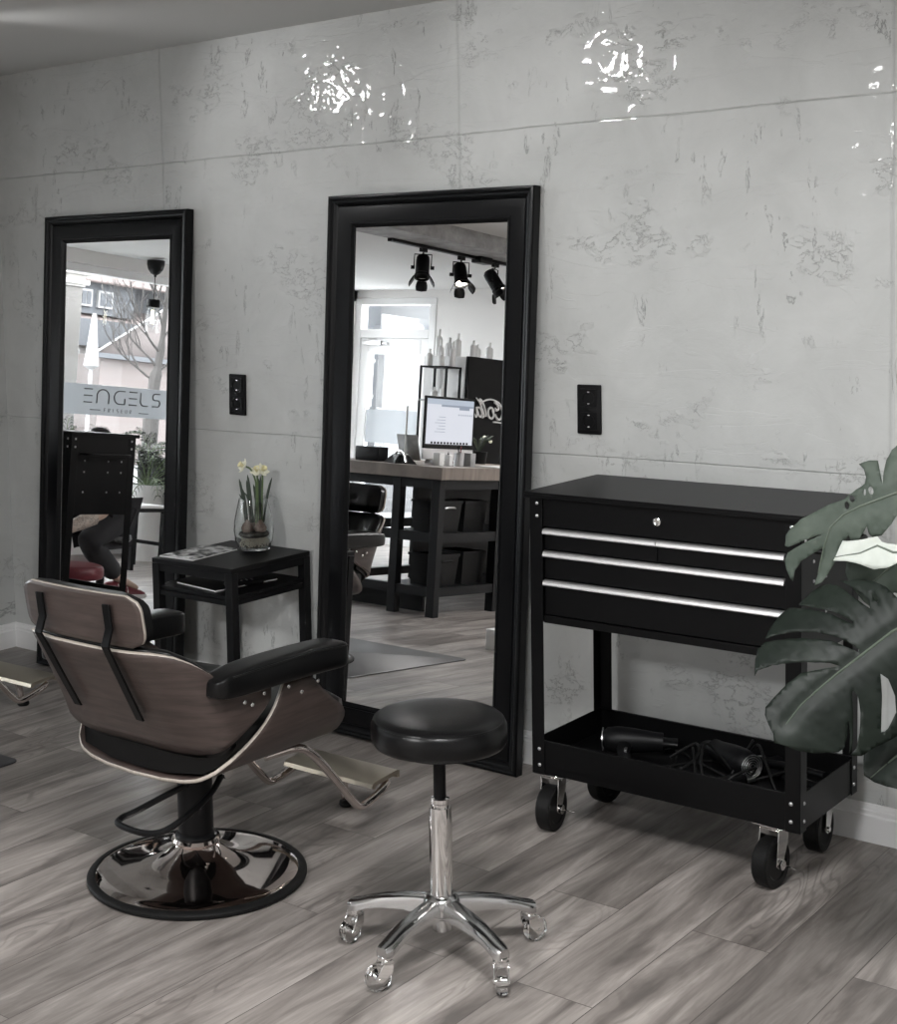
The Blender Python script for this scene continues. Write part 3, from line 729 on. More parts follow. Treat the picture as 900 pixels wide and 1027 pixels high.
def blade(mb, base, tip, wdt, lean, n=8):
    base = Vector(base); tip = Vector(tip); d = tip-base; side = d.cross(Vector((.75, -.66, 0))).normalized(); rows = []
    side = Vector((cos(lean), sin(lean), 0))
    for i in range(n+1):
        u = i/n; p = base+d*u+Vector((0, 0, .02*sin(pi*u))); ww_ = wdt*min(1, 6*(1-u)+.08)*(.8+.2*sin(pi*u)); q = side.cross(d).normalized()*wdt*.25
        rows.append([p-side*ww_/2, p+q*(1-u), p+side*ww_/2])
    mb.grid(rows)
def S2(u, v, y=VY):  # place by lateral metre offset (u right as seen from the room) and height
    return Vector((VX+u*.76, VY+u*.65, VZ+v))
leafs = [((-.028, .10), (-.048, .26), .010), ((-.022, .10), (-.038, .225), .009), ((-.012, .10), (-.022, .255), .009), ((-.003, .10), (-.018, .275), .010), ((.002, .10), (-.03, .21), .009), ((.012, .10), (.012, .25), .011), ((.02, .10), (.022, .26), .010), ((.03, .10), (.028, .27), .010), ((.035, .10), (.070, .262), .009), ((.015, .10), (.002, .24), .008), ((-.02, .1), (-.05, .205), .008), ((.005, .1), (.018, .215), .010)]
pl = thing('daffodil', 'tall cream daffodil with leaning stem, leftmost flower in the glass vase', 'flower', (VX, VY, VZ), group='daffodils in the glass vase')
def daff(root, top_u, top_v, ang, tilt, base_u=0.0, stem=None):
    o0 = Vector((VX, VY, VZ))
    st = stem or [(base_u, .095), ((base_u+top_u)/2, .2), (top_u, top_v-.02), (top_u-.006, top_v)]
    MB().tube(smooth_path([S2(a, b)-o0 for a, b in st], 5), .0032, 8).build('stem', M['stemgreen'], root)
    c = S2(top_u, top_v)-o0
    mm = Matrix.Translation(c)@Matrix.Rotation(ang, 4, 'Z')@Matrix.Rotation(tilt, 4, 'Y')
    pt = MB()
    for k in range(6):
        a = 2*pi*k/6; rows = []
        for i in range(6):
            u = i/5; r_ = .004+.023*u; w_ = .0115*sin(pi*min(1, .12+u*.86)); z = .006*u*u+(.003 if k % 2 else 0)
            rows.append([Vector((r_*cos(a)-w_*sin(a)*s, r_*sin(a)+w_*cos(a)*s, z-.003*abs(s))) for s in (-1, -.5, 0, .5, 1)])
        pt.grid(rows)
    pt.xf(mm).build('petal', M['petal'], root, solid=.0007)
    MB().lathe([(.003, .0), (.0065, .004), (.0075, .012), (.0105, .018), (.0112, .0185), (.0085, .012), (.005, .003)], (0, 0, 0), 16).xf(mm).build('trumpet', M['trumpet'], root)
daff(pl, -.031, .305, R(-120), R(60), stem=[(.006, .04), (.012, .16), (.012, .24), (-.004, .29), (-.022, .303)])
lf = MB()
for (a, b, w_) in leafs[:5]: blade(lf, S2(*a)-Vector((VX, VY, VZ)), S2(*b)-Vector((VX, VY, VZ)), w_, R(40+random.uniform(-25, 25)))
lf.build('leaves', M['leafpale'], pl, solid=.0008)
pl = thing('daffodil', 'half open cream daffodil, the middle flower in the glass vase', 'flower', (VX, VY, VZ), group='daffodils in the glass vase')
daff(pl, .017, .285, R(-60), R(35), base_u=.018)
lf = MB()
for (a, b, w_) in leafs[5:8]: blade(lf, S2(*a)-Vector((VX, VY, VZ)), S2(*b)-Vector((VX, VY, VZ)), w_, R(40+random.uniform(-25, 25)))
lf.build('leaves', M['leafpale'], pl, solid=.0008)
pl = thing('daffodil', 'cream daffodil turned to the right, rightmost flower in the glass vase', 'flower', (VX, VY, VZ), group='daffodils in the glass vase')
daff(pl, .036, .288, R(-10), R(50), base_u=.03)
lf = MB()
for (a, b, w_) in leafs[8:]: blade(lf, S2(*a)-Vector((VX, VY, VZ)), S2(*b)-Vector((VX, VY, VZ)), w_, R(40+random.uniform(-25, 25)))
lf.build('leaves', M['leafpale'], pl, solid=.0008)
LEAVES = [('A', (-1.1271, -0.98, 0.7617), (0.2932, -0.8377, 0.4607), [(0.1146, 0.1367), (0.0938, 0.1605), (0.0672, 0.1737), (0.0443, 0.178), (0.002, 0.1766), (0.0215, 0.1628), (0.0446, 0.1473), (0.0601, 0.1272), (0.0621, 0.1107), (0.0488, 0.1203), (0.0295, 0.1359), (0.014, 0.1518), (-0.0017, 0.1658), (-0.0211, 0.1719), (-0.0404, 0.1658), (-0.0596, 0.1498), (-0.0804, 0.1252), (-0.0804, 0.1223), (-0.0431, 0.1127), (-0.0005, 0.0985), (0.0303, 0.0797), (0.0285, 0.0742), (0.0112, 0.0839), (-0.0158, 0.0976), (-0.0547, 0.1099), (-0.09, 0.1154), (-0.1018, 0.1164), (-0.1209, 0.0974), (-0.1395, 0.0666), (-0.1474, 0.0417), (-0.1272, 0.0498), (-0.0922, 0.0563), (-0.0419, 0.0555), (0.0043, 0.0437), (0.0424, 0.0209), (0.0406, 0.0147), (0.016, 0.0252), (-0.0147, 0.0374), (-0.0724, 0.0418), (-0.119, 0.0386), (-0.1463, 0.0347), (-0.1615, 0.019), (-0.1653, -0.0063), (-0.1651, -0.0436), (-0.1589, -0.0316), (-0.1288, -0.019), (-0.071, -0.0118), (-0.0137, -0.0117), (0.0053, -0.0168), (-0.0324, -0.0261), (-0.0704, -0.0364), (-0.0966, -0.0588), (-0.1227, -0.0893), (-0.1393, -0.111), (-0.1399, -0.1272), (-0.1323, -0.1467), (-0.1221, -0.1657), (-0.1196, -0.1834), (-0.1043, -0.186), (-0.0738, -0.195), (-0.04, -0.1957), (0.0045, -0.1876), (0.0155, -0.1788), (0.0225, -0.1527), (0.0228, -0.1251), (0.0246, -0.1258), (0.0269, -0.1523), (0.0259, -0.1876), (0.031, -0.1813), (0.0328, -0.1518), (0.033, -0.1124), (0.0294, -0.0689), (0.0323, -0.0647), (0.0418, -0.0759), (0.0466, -0.1073), (0.0453, -0.1468), (0.0394, -0.1746), (0.0286, -0.1901), (0.0487, -0.1893), (0.0705, -0.1718), (0.0995, -0.1536), (0.1356, -0.127), (0.1716, -0.0927), (0.1827, -0.021), (0.1793, 0.0589), (0.1537, 0.1061)], [[(0.0839, -0.0266), (0.0987, -0.0354), (0.1118, -0.0662), (0.1144, -0.0976), (0.0993, -0.1302), (0.0855, -0.1424), (0.0864, -0.1078), (0.0872, -0.0682)], [(0.0644, 0.1471), (0.072, 0.1459), (0.0789, 0.1325), (0.0782, 0.1254), (0.0706, 0.132)]], [(0.1832, 0.112), (0.1056, 0.0628), (0.0463, 0.009), (0.0018, -0.0308), (-0.039, -0.0704), (-0.0687, -0.101), (-0.098, -0.1436)], (0.9, 0.12)), ('B', (-1.1532, -0.86, 1.0349), (0.1402, -0.9345, 0.3271), [(0.105, 0.1711), (0.0889, 0.1674), (0.0782, 0.1547), (0.0692, 0.1315), (0.0669, 0.1048), (0.0667, 0.0776), (0.0601, 0.1007), (0.0517, 0.1307), (0.0339, 0.1306), (0.0132, 0.1212), (0.0247, 0.1103), (0.0314, 0.0916), (0.0307, 0.0771), (0.0139, 0.064), (0.0005, 0.0518), (-0.013, 0.0395), (-0.0375, 0.0304), (-0.0655, 0.0152), (-0.1005, -0.0063), (-0.1245, -0.0292), (-0.1317, -0.0412), (-0.1308, -0.0642), (-0.1232, -0.0667), (-0.0965, -0.054), (-0.0611, -0.0391), (-0.047, -0.0331), (-0.096, -0.0604), (-0.124, -0.079), (-0.1308, -0.0949), (-0.1247, -0.1135), (-0.1136, -0.1353), (-0.1077, -0.1405), (-0.1053, -0.1156), (-0.093, -0.0956), (-0.0689, -0.0784), (-0.0466, -0.0615), (-0.0522, -0.096), (-0.0616, -0.1457), (-0.046, -0.1376), (-0.0365, -0.121), (-0.0225, -0.0935), (-0.0111, -0.055), (0.0034, -0.0344), (0.0078, -0.0453), (0.0252, -0.0417), (0.0408, -0.0136), (0.0447, -0.0283), (0.0529, -0.0352), (0.07, -0.0302), (0.0861, -0.0104), (0.1015, 0.0167), (0.1265, 0.0555), (0.1208, 0.1415)], [[(0.0015, 0.029), (0.0008, 0.0236), (-0.0017, 0.0206), (-0.0049, 0.0214), (-0.0073, 0.0256), (-0.0077, 0.0313), (-0.006, 0.0358), (-0.003, 0.037), (-0.0, 0.0343)], [(0.0115, 0.0464), (0.0126, 0.041), (0.0109, 0.0369), (0.007, 0.0359), (0.0029, 0.0387), (0.0004, 0.0438), (0.0008, 0.0489), (0.0037, 0.0516), (0.008, 0.0506)], [(0.0345, 0.0583), (0.0343, 0.0535), (0.033, 0.0508), (0.0313, 0.0516), (0.0299, 0.0555), (0.0296, 0.0606), (0.0304, 0.0647), (0.032, 0.0657), (0.0336, 0.0632)], [(0.049, 0.065), (0.0499, 0.0591), (0.048, 0.055), (0.0443, 0.0547), (0.0405, 0.0583), (0.0384, 0.0641), (0.0389, 0.0694), (0.0419, 0.0718), (0.0459, 0.07)]], [(0.1253, 0.0741), (0.0961, 0.0612), (0.0578, 0.0439), (0.0236, 0.0285), (-0.0106, 0.0085), (-0.0355, -0.019), (-0.0481, -0.0654), (-0.0565, -0.119)], (0.8, 0.25)), ('W', (-1.1155, -0.875, 0.9724), (0.1761, -0.8805, 0.4402), [(-0.0414, 0.0197), (-0.0098, 0.0219), (0.0278, 0.0322), (0.0373, 0.0214), (0.0495, 0.0184), (0.0909, 0.0137), (0.0926, -0.0125), (0.0497, -0.0347), (0.0259, -0.0384), (-0.0025, -0.0293), (-0.0309, -0.0238), (-0.0574, -0.0239), (-0.0501, -0.0041)], [], [(0.09, 0.0005), (0.0611, 0.0002), (0.0292, 0.0131), (-0.0043, -0.0046), (-0.0563, -0.0161)], (1.5, 0.1)), ('G', (-1.124, -0.76, 0.8698), (0.2762, -0.9206, 0.2762), [(-0.0625, 0.0788), (-0.0446, 0.0875), (-0.0156, 0.0814), (0.0345, 0.065), (0.0699, 0.0556), (0.0711, -0.0122), (0.0359, -0.0069), (0.0149, -0.0159), (-0.013, -0.0404), (-0.0275, -0.03), (-0.0571, 0.0062), (-0.0668, 0.0324)], [], [(0.0694, 0.0859), (0.0347, 0.0574), (-0.0001, 0.0211), (-0.0352, -0.0039)], (1.0, 0.1)), ('C', (-1.0408, -0.93, 0.5601), (-0.0891, -0.8909, 0.4454), [(-0.05, -0.0173), (-0.0532, 0.0185), (-0.0433, 0.0367), (-0.0134, 0.0471), (0.0096, 0.0547), (0.0478, 0.056), (0.0748, 0.0106), (0.0786, -0.0503), (0.0566, -0.0709), (0.0345, -0.0629), (0.0103, -0.0629), (-0.0174, -0.0605), (-0.0414, -0.0516)], [], [(0.0594, 0.0428), (0.0154, -0.0027), (-0.0282, -0.0531)], (1.0, 0.1))]
# ------------------------------------------------------------------ salon chairs
def interp(tab, s):
    for i in range(len(tab)-1):
        a, b = tab[i], tab[i+1]
        if s <= b[0] or i == len(tab)-2:
            t = (s-a[0])/(b[0]-a[0]); t = max(0, min(1, t)); t = t*t*(3-2*t)*0+t
            return [a[k]+(b[k]-a[k])*t for k in range(1, len(a))]
def salon_chair(loc, rz, label):
    t = thing('salon_chair', label, 'chair', loc, (0, 0, rz), 'walnut and black leather salon chairs')
    # base plate
    rim = MB().lathe([(.268, .002), (.284, .0), (.2915, .005), (.2915, .012), (.285, .018), (.272, .020), (.266, .016)], n=72); b = rim.build('base_rim', M['rubber'], t)
    d = MB().lathe([(.2705, .017), (.262, .0215), (.24, .027), (.20, .033), (.15, .041), (.11, .052), (.08, .068), (.062, .085), (.052, .098), (.05, .104), (.001, .104)], n=72)
    d.build('base_plate', M['rosechrome'], t, angle=50)
    p = MB().lathe([(.054, .1), (.056, .112), (.05, .12), (.047, .122), (.047, .30), (.041, .302), (.041, .335)], n=36); p.build('column', M['satinblack'], t)
    c = MB().lathe([(.052, .093), (.063, .094), (.066, .10), (.062, .108), (.05, .11)], n=36); c.build('column_collar', M['rosechrome'], t)
    pu = MB()
    pu.tube(smooth_path([(.055, .03, .285), (.0, -.06, .25), (-.07, -.15, .20), (-.085, -.185, .19), (-.06, -.215, .187), (.04, -.215, .187), (.085, -.17, .20), (.10, -.05, .25), (.075, .035, .29)], 5), .0085, 10)
    pu.build('pump_lever', M['satinblack'], t)
    k = MB().cyl((.04, .03, .287), .012, .05, 16, 'X').cyl((.085, .03, .287), .017, .012, 16, 'X'); k.build('lever_pivot', M['chrome'], t)
    m_ = MB().box((-.11, -.13, .322), (.11, .13, .334)).box((-.05, -.05, .30), (.05, .05, .322)); m_.build('mounting_plate', M['satinblack'], t, bevel=.003)
    # seat shell: bent plywood tub, open front and rear
    ST = [(0, 0, .337, -.215, .30), (.25, .10, .339, -.212, .30), (.42, .17, .345, -.206, .30), (.52, .215, .355, -.198, .30), (.60, .248, .373, -.180, .298), (.67, .272, .398, -.150, .295), (.74, .287, .424, -.115, .290), (.79, .294, .445, -.085, .272), (.83, .298, .462, -.062, .250), (.88, .301, .485, -.035, .215), (.93, .303, .515, -.010, .178), (.97, .304, .545, .008, .150), (1, .304, .566, .020, .118)]
    def shell_rows(off=0):
        rows = []
        for i in range(-28, 29):
            s = abs(i)/28; x, z, y0, y1 = interp(ST, s); sg = -1 if i < 0 else 1
            row = []
            for j in range(13):
                v = j/12; y = y0+(y1-y0)*v
                # rounded front corner and slight spring of the sheet
                fl = 1-.03*max(0, v-.5)*2
                row.append((sg*x*fl, y, z-.012*max(0, v-.6)/.4*(1-s)))
            rows.append(row)
        return rows
    sh = MB().grid(shell_rows()).build('seat_shell', [M['walnut'], M['plyedge']], t, solid=.009, off=0, angle=60)
    # back shell
    BT = [(0, 0, -.258, .700, .425, 1), (.2, .10, -.256, .700, .422, 1), (.36, .17, -.248, .702, .420, 1), (.47, .215, -.236, .702, .422, .95), (.56, .252, -.220, .694, .428, .85), (.64, .276, -.204, .672, .436, .7), (.71, .290, -.186, .640, .446, .5), (.77, .297, -.166, .606, .456, .3), (.83, .300, -.138, .590, .468, .15), (.89, .300, -.100, .585, .484, .0), (.95, .298, -.055, .580, .506, .0), (1, .296, -.02, .572, .535, .0)]
    def back_pt(i, n, v, inset=0, zlo=0, zhi=0):
        s = abs(i)/n; x, y, zt, zb, k = interp(BT, s); sg = -1 if i < 0 else 1
        zb += zlo; zt += zhi
        z = zb+(zt-zb)*v
        # inset towards the middle of the seat
        d = Vector((x, y+.05, 0)); l = d.length; f = (l-inset)/l
        tilt = -(z-.5)*.57*k
        return (sg*x*f, (y+.05)*f-.05+tilt, z)
    rows = [[back_pt(i, 28, j/12) for j in range(13)] for i in range(-28, 29)]
    MB().grid(rows).build('back_shell', [M['walnut'], M['plyedge']], t, solid=.0095, off=0, angle=60)
    # back cushion, a thick wrap inside the back shell
    rows = []
    for i in range(-26, 27):
        ring = []
        for (v, ins) in ((-.02, .012), (.5, .010), (1.0, .011), (1.025, .018), (1.03, .035), (1.01, .052), (.9, .062), (.5, .066), (.1, .06), (-.02, .04)):
            q = back_pt(i*.98, 28, v, ins+(.0), -.012); ring.append(q)
        rows.append(ring)
    cu = MB().grid(rows, closed=True); k = len(rows[0])
    cu.f.append(tuple(range(k))); cu.sm.append(True); cu.f.append(tuple(range(len(cu.v)-k, len(cu.v)))); cu.sm.append(True)
    bc = cu.build('back_cushion', M['leather'], t, angle=70)
    for (x, z) in ((-.1, .62), (.1, .62), (0, .55)):
        y = -.192-(z-.5)*.57
        MB().ball((x, y, z), .011, 8, (1, .6, 1)).build('button', M['leather'], bc)
    # seat cushion: fills the tub
    rows = []
    for j in range(15):
        v = j/14; y = -.20+.49*v; e = min(1, ((1-v)*8+.35)); e = min(e, .82+v*3)
        ring = []
        for (x, z) in ((-.286, .44), (-.262, .390), (-.22, .363), (-.1, .347), (0, .344), (.1, .347), (.22, .363), (.262, .390), (.286, .44), (.283, .468), (.24, .485), (.12, .492), (0, .494), (-.12, .492), (-.24, .485), (-.283, .468)):
            zc = .42; ring.append((x*(.93+.07*e), y+(1-v)*max(0, abs(x)-.20)*.8, zc+(z-zc)*(.55+.45*e)))
        rows.append(ring)
    cu = MB().grid(rows, closed=True); k = 16
    cu.f.append(tuple(range(k))); cu.sm.append(True); cu.f.append(tuple(range(len(cu.v)-k, len(cu.v)))); cu.sm.append(True)
    cu.build('seat_cushion', M['leather'], t, angle=70)
    # headrest: plywood panel, cushion, two cranked metal straps
    def hp(x, z): return -.372-(z-.75)*.16+.35*x*x
    oz0, oz1, hw, rr = .712, .840, .213, .040
    rows = []
    zz = [oz0+(oz1-oz0)*j/10 for j in range(11)]
    for j, z in enumerate(zz):
        dz = max(0, rr-min(z-oz0, oz1-z)); w_ = hw-(rr-sqrt(max(0, rr*rr-dz*dz)))
        rows.append([(w_*i/12, hp(w_*i/12, z), z) for i in range(-12, 13)])
    MB().grid(rows).build('headrest_panel', [M['walnut'], M['plyedge']], t, solid=.0095, off=0, angle=60)
    rows = []
    for j, z in enumerate(zz):
        dz = max(0, rr-min(z-oz0, oz1-z)); w_ = (hw-.004)-(rr-sqrt(max(0, rr*rr-dz*dz)))
        rows.append([(w_*i/12, hp(w_*i/12, z)+.008, z) for i in range(-12, 13)])
    fr_ = []
    for j, z in enumerate(zz):
        dz = max(0, rr-min(z-oz0, oz1-z)); w_ = (hw-.004)-(rr-sqrt(max(0, rr*rr-dz*dz)))
        ej = min(1, .45+min(j, 10-j)*.25)
        fr_.append([(w_*i/12, hp(w_*i/12, z)+.012+.05*ej*min(1, .4+(12-abs(i))*.2)-(.018 if (j == 5 and abs(abs(i)-4) == 0) else 0), z) for i in range(-12, 13)])
    ch = MB().grid(rows).grid(fr_)
    for j in range(10):
        pass
    # close the cushion rim
    def rimloop(R_): return R_[0]+[r[-1] for r in R_[1:-1]]+R_[-1][::-1]+[r[0] for r in R_[1:-1]][::-1]
    ch.grid([rimloop(rows), rimloop(fr_)], closed=True)
    ch.build('headrest_cushion', M['leather'], t, angle=80)
    for x in (-.128, .118):
        st = MB(); pts = [(x, hp(x, .82)-.010, .816), (x, hp(x, .75)-.013, .755), (x, -.394, .715), (x*.98, -.380, .69), (x*.96, -.332, .60), (x*.93, -.282, .508)]
        pts = [Vector(p) for p in pts]; w2 = .0125
        rows = []
        for p in pts: rows.append([p+Vector((-w2, 0, 0)), p+Vector((-w2, -.007, 0)), p+Vector((w2, -.007, 0)), p+Vector((w2, 0, 0))])
        st.grid(rows, closed=True); st.f += [tuple(range(len(st.v)-4, len(st.v))), tuple(reversed(range(len(st.v)-len(pts)*4, len(st.v)-len(pts)*4+4)))]; st.sm += [False, False]
        st.build('headrest_strap', M['blackmetal'], t, bevel=.0015)
    # armrests
    for s in (-1, 1):
        ol = []
        a = MB(); prof = [(-.235, .022), (-.225, .036), (-.19, .042), (0, .045), (.18, .045), (.225, .044), (.240, .040), (.246, .028)]
        rows = []
        for y, hwd in prof:
            zc = .610-.014*(y > .1)*((y-.1)/.15)+(.0 if y > -.2 else -.006); hh = .037 if -.22 < y < .235 else (.03 if y > 0 else .022)
            ring = []
            for q in range(16):
                an = 2*pi*q/16; cx_ = cos(an); sy_ = sin(an)
                ex = (abs(cx_)**.34)*(1 if cx_ >= 0 else -1); ez = (abs(sy_)**.34)*(1 if sy_ >= 0 else -1)
                ring.append((s*.300+ex*hwd, y, zc+ez*hh))
            rows.append(ring)
        a.grid(rows, closed=True); a.f += [tuple(range(16)), tuple(range(len(a.v)-16, len(a.v)))]; a.sm += [True, True]
        ao = a.build('armrest', M['leather'], t, sub=1, angle=80)
        pp = MB().tube([(s*.300+.0405*cos(0)*0+s*.0435, y, .633-.014*(y > .1)*((y-.1)/.15)) for y in (-.2, -.1, 0, .1, .2, .235)], .0022, 6); pp.build('piping', M['leather'], ao)
    # screws through the plywood
    for s in (-1, 1):
        for nm, pl_ in (('back_shell', [(-.125, .549), (-.055, .556), (-.098, .537)]), ('seat_shell', [(.036, .552), (.150, .541), (.085, .527)])):
            for y, z in pl_:
                sc = MB().lathe([(.006, 0), (.0055, .0015), (.003, .003), (.0001, .0032)], n=12); sc.xf(Matrix.Translation((s*.3085, y, z))@Matrix.Rotation(s*R(90), 4, 'Y'))
                sc.build('screw', M['chrome'], t)
    # footrest
    for s, q in ((-1, .150), (1, .190)):
        f = MB().tube(smooth_path([(s*q*.75, .12, .315), (s*q*.94, .20, .325), (s*q, .245, .305), (s*q, .32, .235), (s*q, .42, .125), (s*q, .455, .095), (s*q, .49, .093), (s*q*.98, .56, .108), (s*q*.93, .60, .118)], 5), .0115, 14)
        f.build('footrest_tube', M['rosechrome'], t)
    rows = []
    for x in (-.146, .188):
        rows.append([(x, .515, .126), (x, .520, .137), (x, .53, .141), (x, .635, .149), (x, .645, .145), (x, .647, .125), (x, .637, .125), (x, .630, .136), (x, .535, .129), (x, .527, .120)])
    fp = MB().grid(rows, closed=True); fp.f += [tuple(range(10)), tuple(reversed(range(10, 20)))]; fp.sm += [False, False]
    pt = fp.build('footrest_plate', M['goldplate'], t, angle=30)
    sp = MB().tube([(-.012, .60, .13), (-.012, .632, .02)], .007, 10).tube([(.018, .60, .13), (.000, .632, .02)], .007, 10); sp.build('footrest_strut', M['rosechrome'], t)
    MB().lathe([(.001, 0), (.02, 0), (.023, .005), (.021, .014), (.01, .02), (.001, .02)], (-.006, .637, 0), 20).build('rubber_foot', M['rubber'], t)
    return t
salon_chair((-2.717, -1.289, 0), 0, 'walnut shell salon chair with black leather pads facing the tall mirror, seen from behind')
ch2 = salon_chair((-4.34, -1.20, 0), R(1), 'walnut salon chair at the left edge, only its footrest and mirrored front showing')
for q in list(bpy.data.objects):   # this chair is pumped a little lower
    if q.parent == ch2 and not q.name.startswith(('base', 'column', 'footrest', 'rubber')): q.location.z -= .05

mt = MB(); rbox(mt, (-5.0, -1.90, 0.0005), (-3.84, -.985, .0045), .035)
tag(mt.build('floor_mat', M['mat']), 'dark grey floor mat under the salon chair at the left edge', 'mat')

# ------------------------------------------------------------------ rolling stool
def stool(cx, cy, rz, zt, label, seat_m, name='rolling_stool', r=.157):
    t = thing(name, label, 'stool', (cx, cy, 0), (0, 0, rz))
    s = MB().lathe([(.001, zt-.072), (r-.02, zt-.072), (r-.006, zt-.067), (r-.001, zt-.058), (r, zt-.042), (r-.001, zt-.022), (r-.006, zt-.012), (r-.008, zt-.010), (r-.014, zt-.004), (r-.03, zt), (r*.6, zt+.004), (r*.3, zt+.005), (.001, zt+.005)], n=72)
    so = s.build('seat', seat_m, t, angle=60)
    MB().lathe([(r-.0075, zt-.0135), (r-.0055, zt-.012), (r-.0065, zt-.0095), (r-.009, zt-.0085), (r-.011, zt-.0095)], n=72).build('piping', seat_m, so)
    MB().cyl((0, 0, zt-.087), .10, .012, 36, bev=.002).build('seat_plate', M['satinblack'], t)
    ct = min(.33, zt-.12)
    MB().lathe([(.0145, ct), (.0145, zt-.08)], n=24).build('gas_piston', M['satinblack'], t)
    MB().lathe([(.001, .095), (.026, .095), (.0275, .10), (.0265, ct), (.025, ct+.022), (.019, ct+.022), (.019, ct+.03), (.0215, ct+.032), (.0215, ct+.042), (.014, ct+.044)] if zt > .4 else [(.001, .095), (.026, .095), (.0275, .10), (.0265, zt-.09), (.014, zt-.088)], n=36).build('column', M['chrome'], t, angle=40)
    hb = MB().lathe([(.001, .060), (.022, .060), (.024, .064), (.024, .088), (.035, .095), (.043, .11), (.043, .132), (.036, .142), (.027, .146), (.02, .146)], n=36); hb.build('hub', M['polish'], t)
    for k in range(5):
        a = radians(k*72); mm = Matrix.Rotation(a, 4, 'Z')
        rows = []
        for (x, hw_, zt_, zb_) in ((.02, .023, .138, .098), (.05, .022, .137, .100), (.09, .0215, .133, .102), (.14, .021, .124, .099), (.18, .0205, .113, .091), (.205, .020, .104, .080), (.218, .019, .101, .076), (.229, .014, .098, .076)):
            rows.append([(x, -hw_, zb_), (x, -hw_*1.02, (zb_+zt_)/2), (x, -hw_*.86, zt_-.003), (x, -hw_*.6, zt_), (x, hw_*.6, zt_), (x, hw_*.86, zt_-.003), (x, hw_*1.02, (zb_+zt_)/2), (x, hw_, zb_)])
        ar = MB().grid(rows, closed=True); ar.f += [tuple(range(8)), tuple(reversed(range(len(ar.v)-8, len(ar.v))))]; ar.sm += [False, False]
        ar.xf(mm); arm = ar.build('leg', M['polish'], t, angle=40)
        ca = [R(-35), R(20), R(-60), R(70), R(-30)][k]
        cm = mm@Matrix.Translation((.216, 0, 0))@Matrix.Rotation(ca, 4, 'Z')
        c = MB().lathe([(.0155, .070), (.0165, .073), (.0165, .078), (.001, .079)], n=20).cyl((0, 0, .062), .006, .012, 12)
        # hooded fork
        rows = []
        for i in range(9):
            an = R(-20+i*24); rows.append([(.018+.0265*cos(an)*1, y_, .030+.0285*sin(an)) for y_ in (-.0175, -.012, .012, .0175)])
        c.add([(-.013, -.0175, .066), (.010, -.0175, .066), (.030, -.0175, .030), (.020, -.0175, .022), (.008, -.0175, .026), (-.012, -.0175, .045), (-.013, .0175, .066), (.010, .0175, .066), (.030, .0175, .030), (.020, .0175, .022), (.008, .0175, .026), (-.012, .0175, .045),
               (-.013, -.0145, .066), (.010, -.0145, .066), (.030, -.0145, .030), (.020, -.0145, .022), (.008, -.0145, .026), (-.012, -.0145, .045), (-.013, .0145, .066), (.010, .0145, .066), (.030, .0145, .030), (.020, .0145, .022), (.008, .0145, .026), (-.012, .0145, .045)],
              [(0,1,2,3,4,5), (6,11,10,9,8,7), (12,17,16,15,14,13), (18,19,20,21,22,23), (0,12,13,1), (1,13,14,2), (2,14,15,3), (3,15,16,4), (4,16,17,5), (5,17,12,0), (6,7,19,18), (7,8,20,19), (8,9,21,20), (9,10,22,21), (10,11,23,22), (11,6,18,23)], False)
        c.box((-.013, -.0175, .062), (.010, .0175, .070)).cyl((.018, -.019, .0295), .006, .038, 12, 'Y')
        c.xf(cm); co = c.build('caster', M['chrome'], arm, bevel=.0008)
        w_ = MB().lathe([(.007, -.011), (.024, -.0125), (.0285, -.010), (.0298, -.004), (.0298, .004), (.0285, .010), (.024, .0125), (.007, .011)], (.018, 0, .0298), 28, 'Y'); w_.xf(cm); w_.build('wheel', M['clearplastic'], co)
        w2_ = MB().cyl((.018, -.010, .0298), .0095, .020, 16, 'Y'); w2_.xf(cm); w2_.build('wheel_hub', M['chrome'], co)
    return t
stool(-1.937, -1.268, R(-18), .570, 'low rolling stool with round black leather seat in the foreground', M['leather'])
stool(-5.76, -1.09, R(10), .285, 'low rolling stool with round maroon seat, seen in the left mirror', M['maroon'], r=.19)
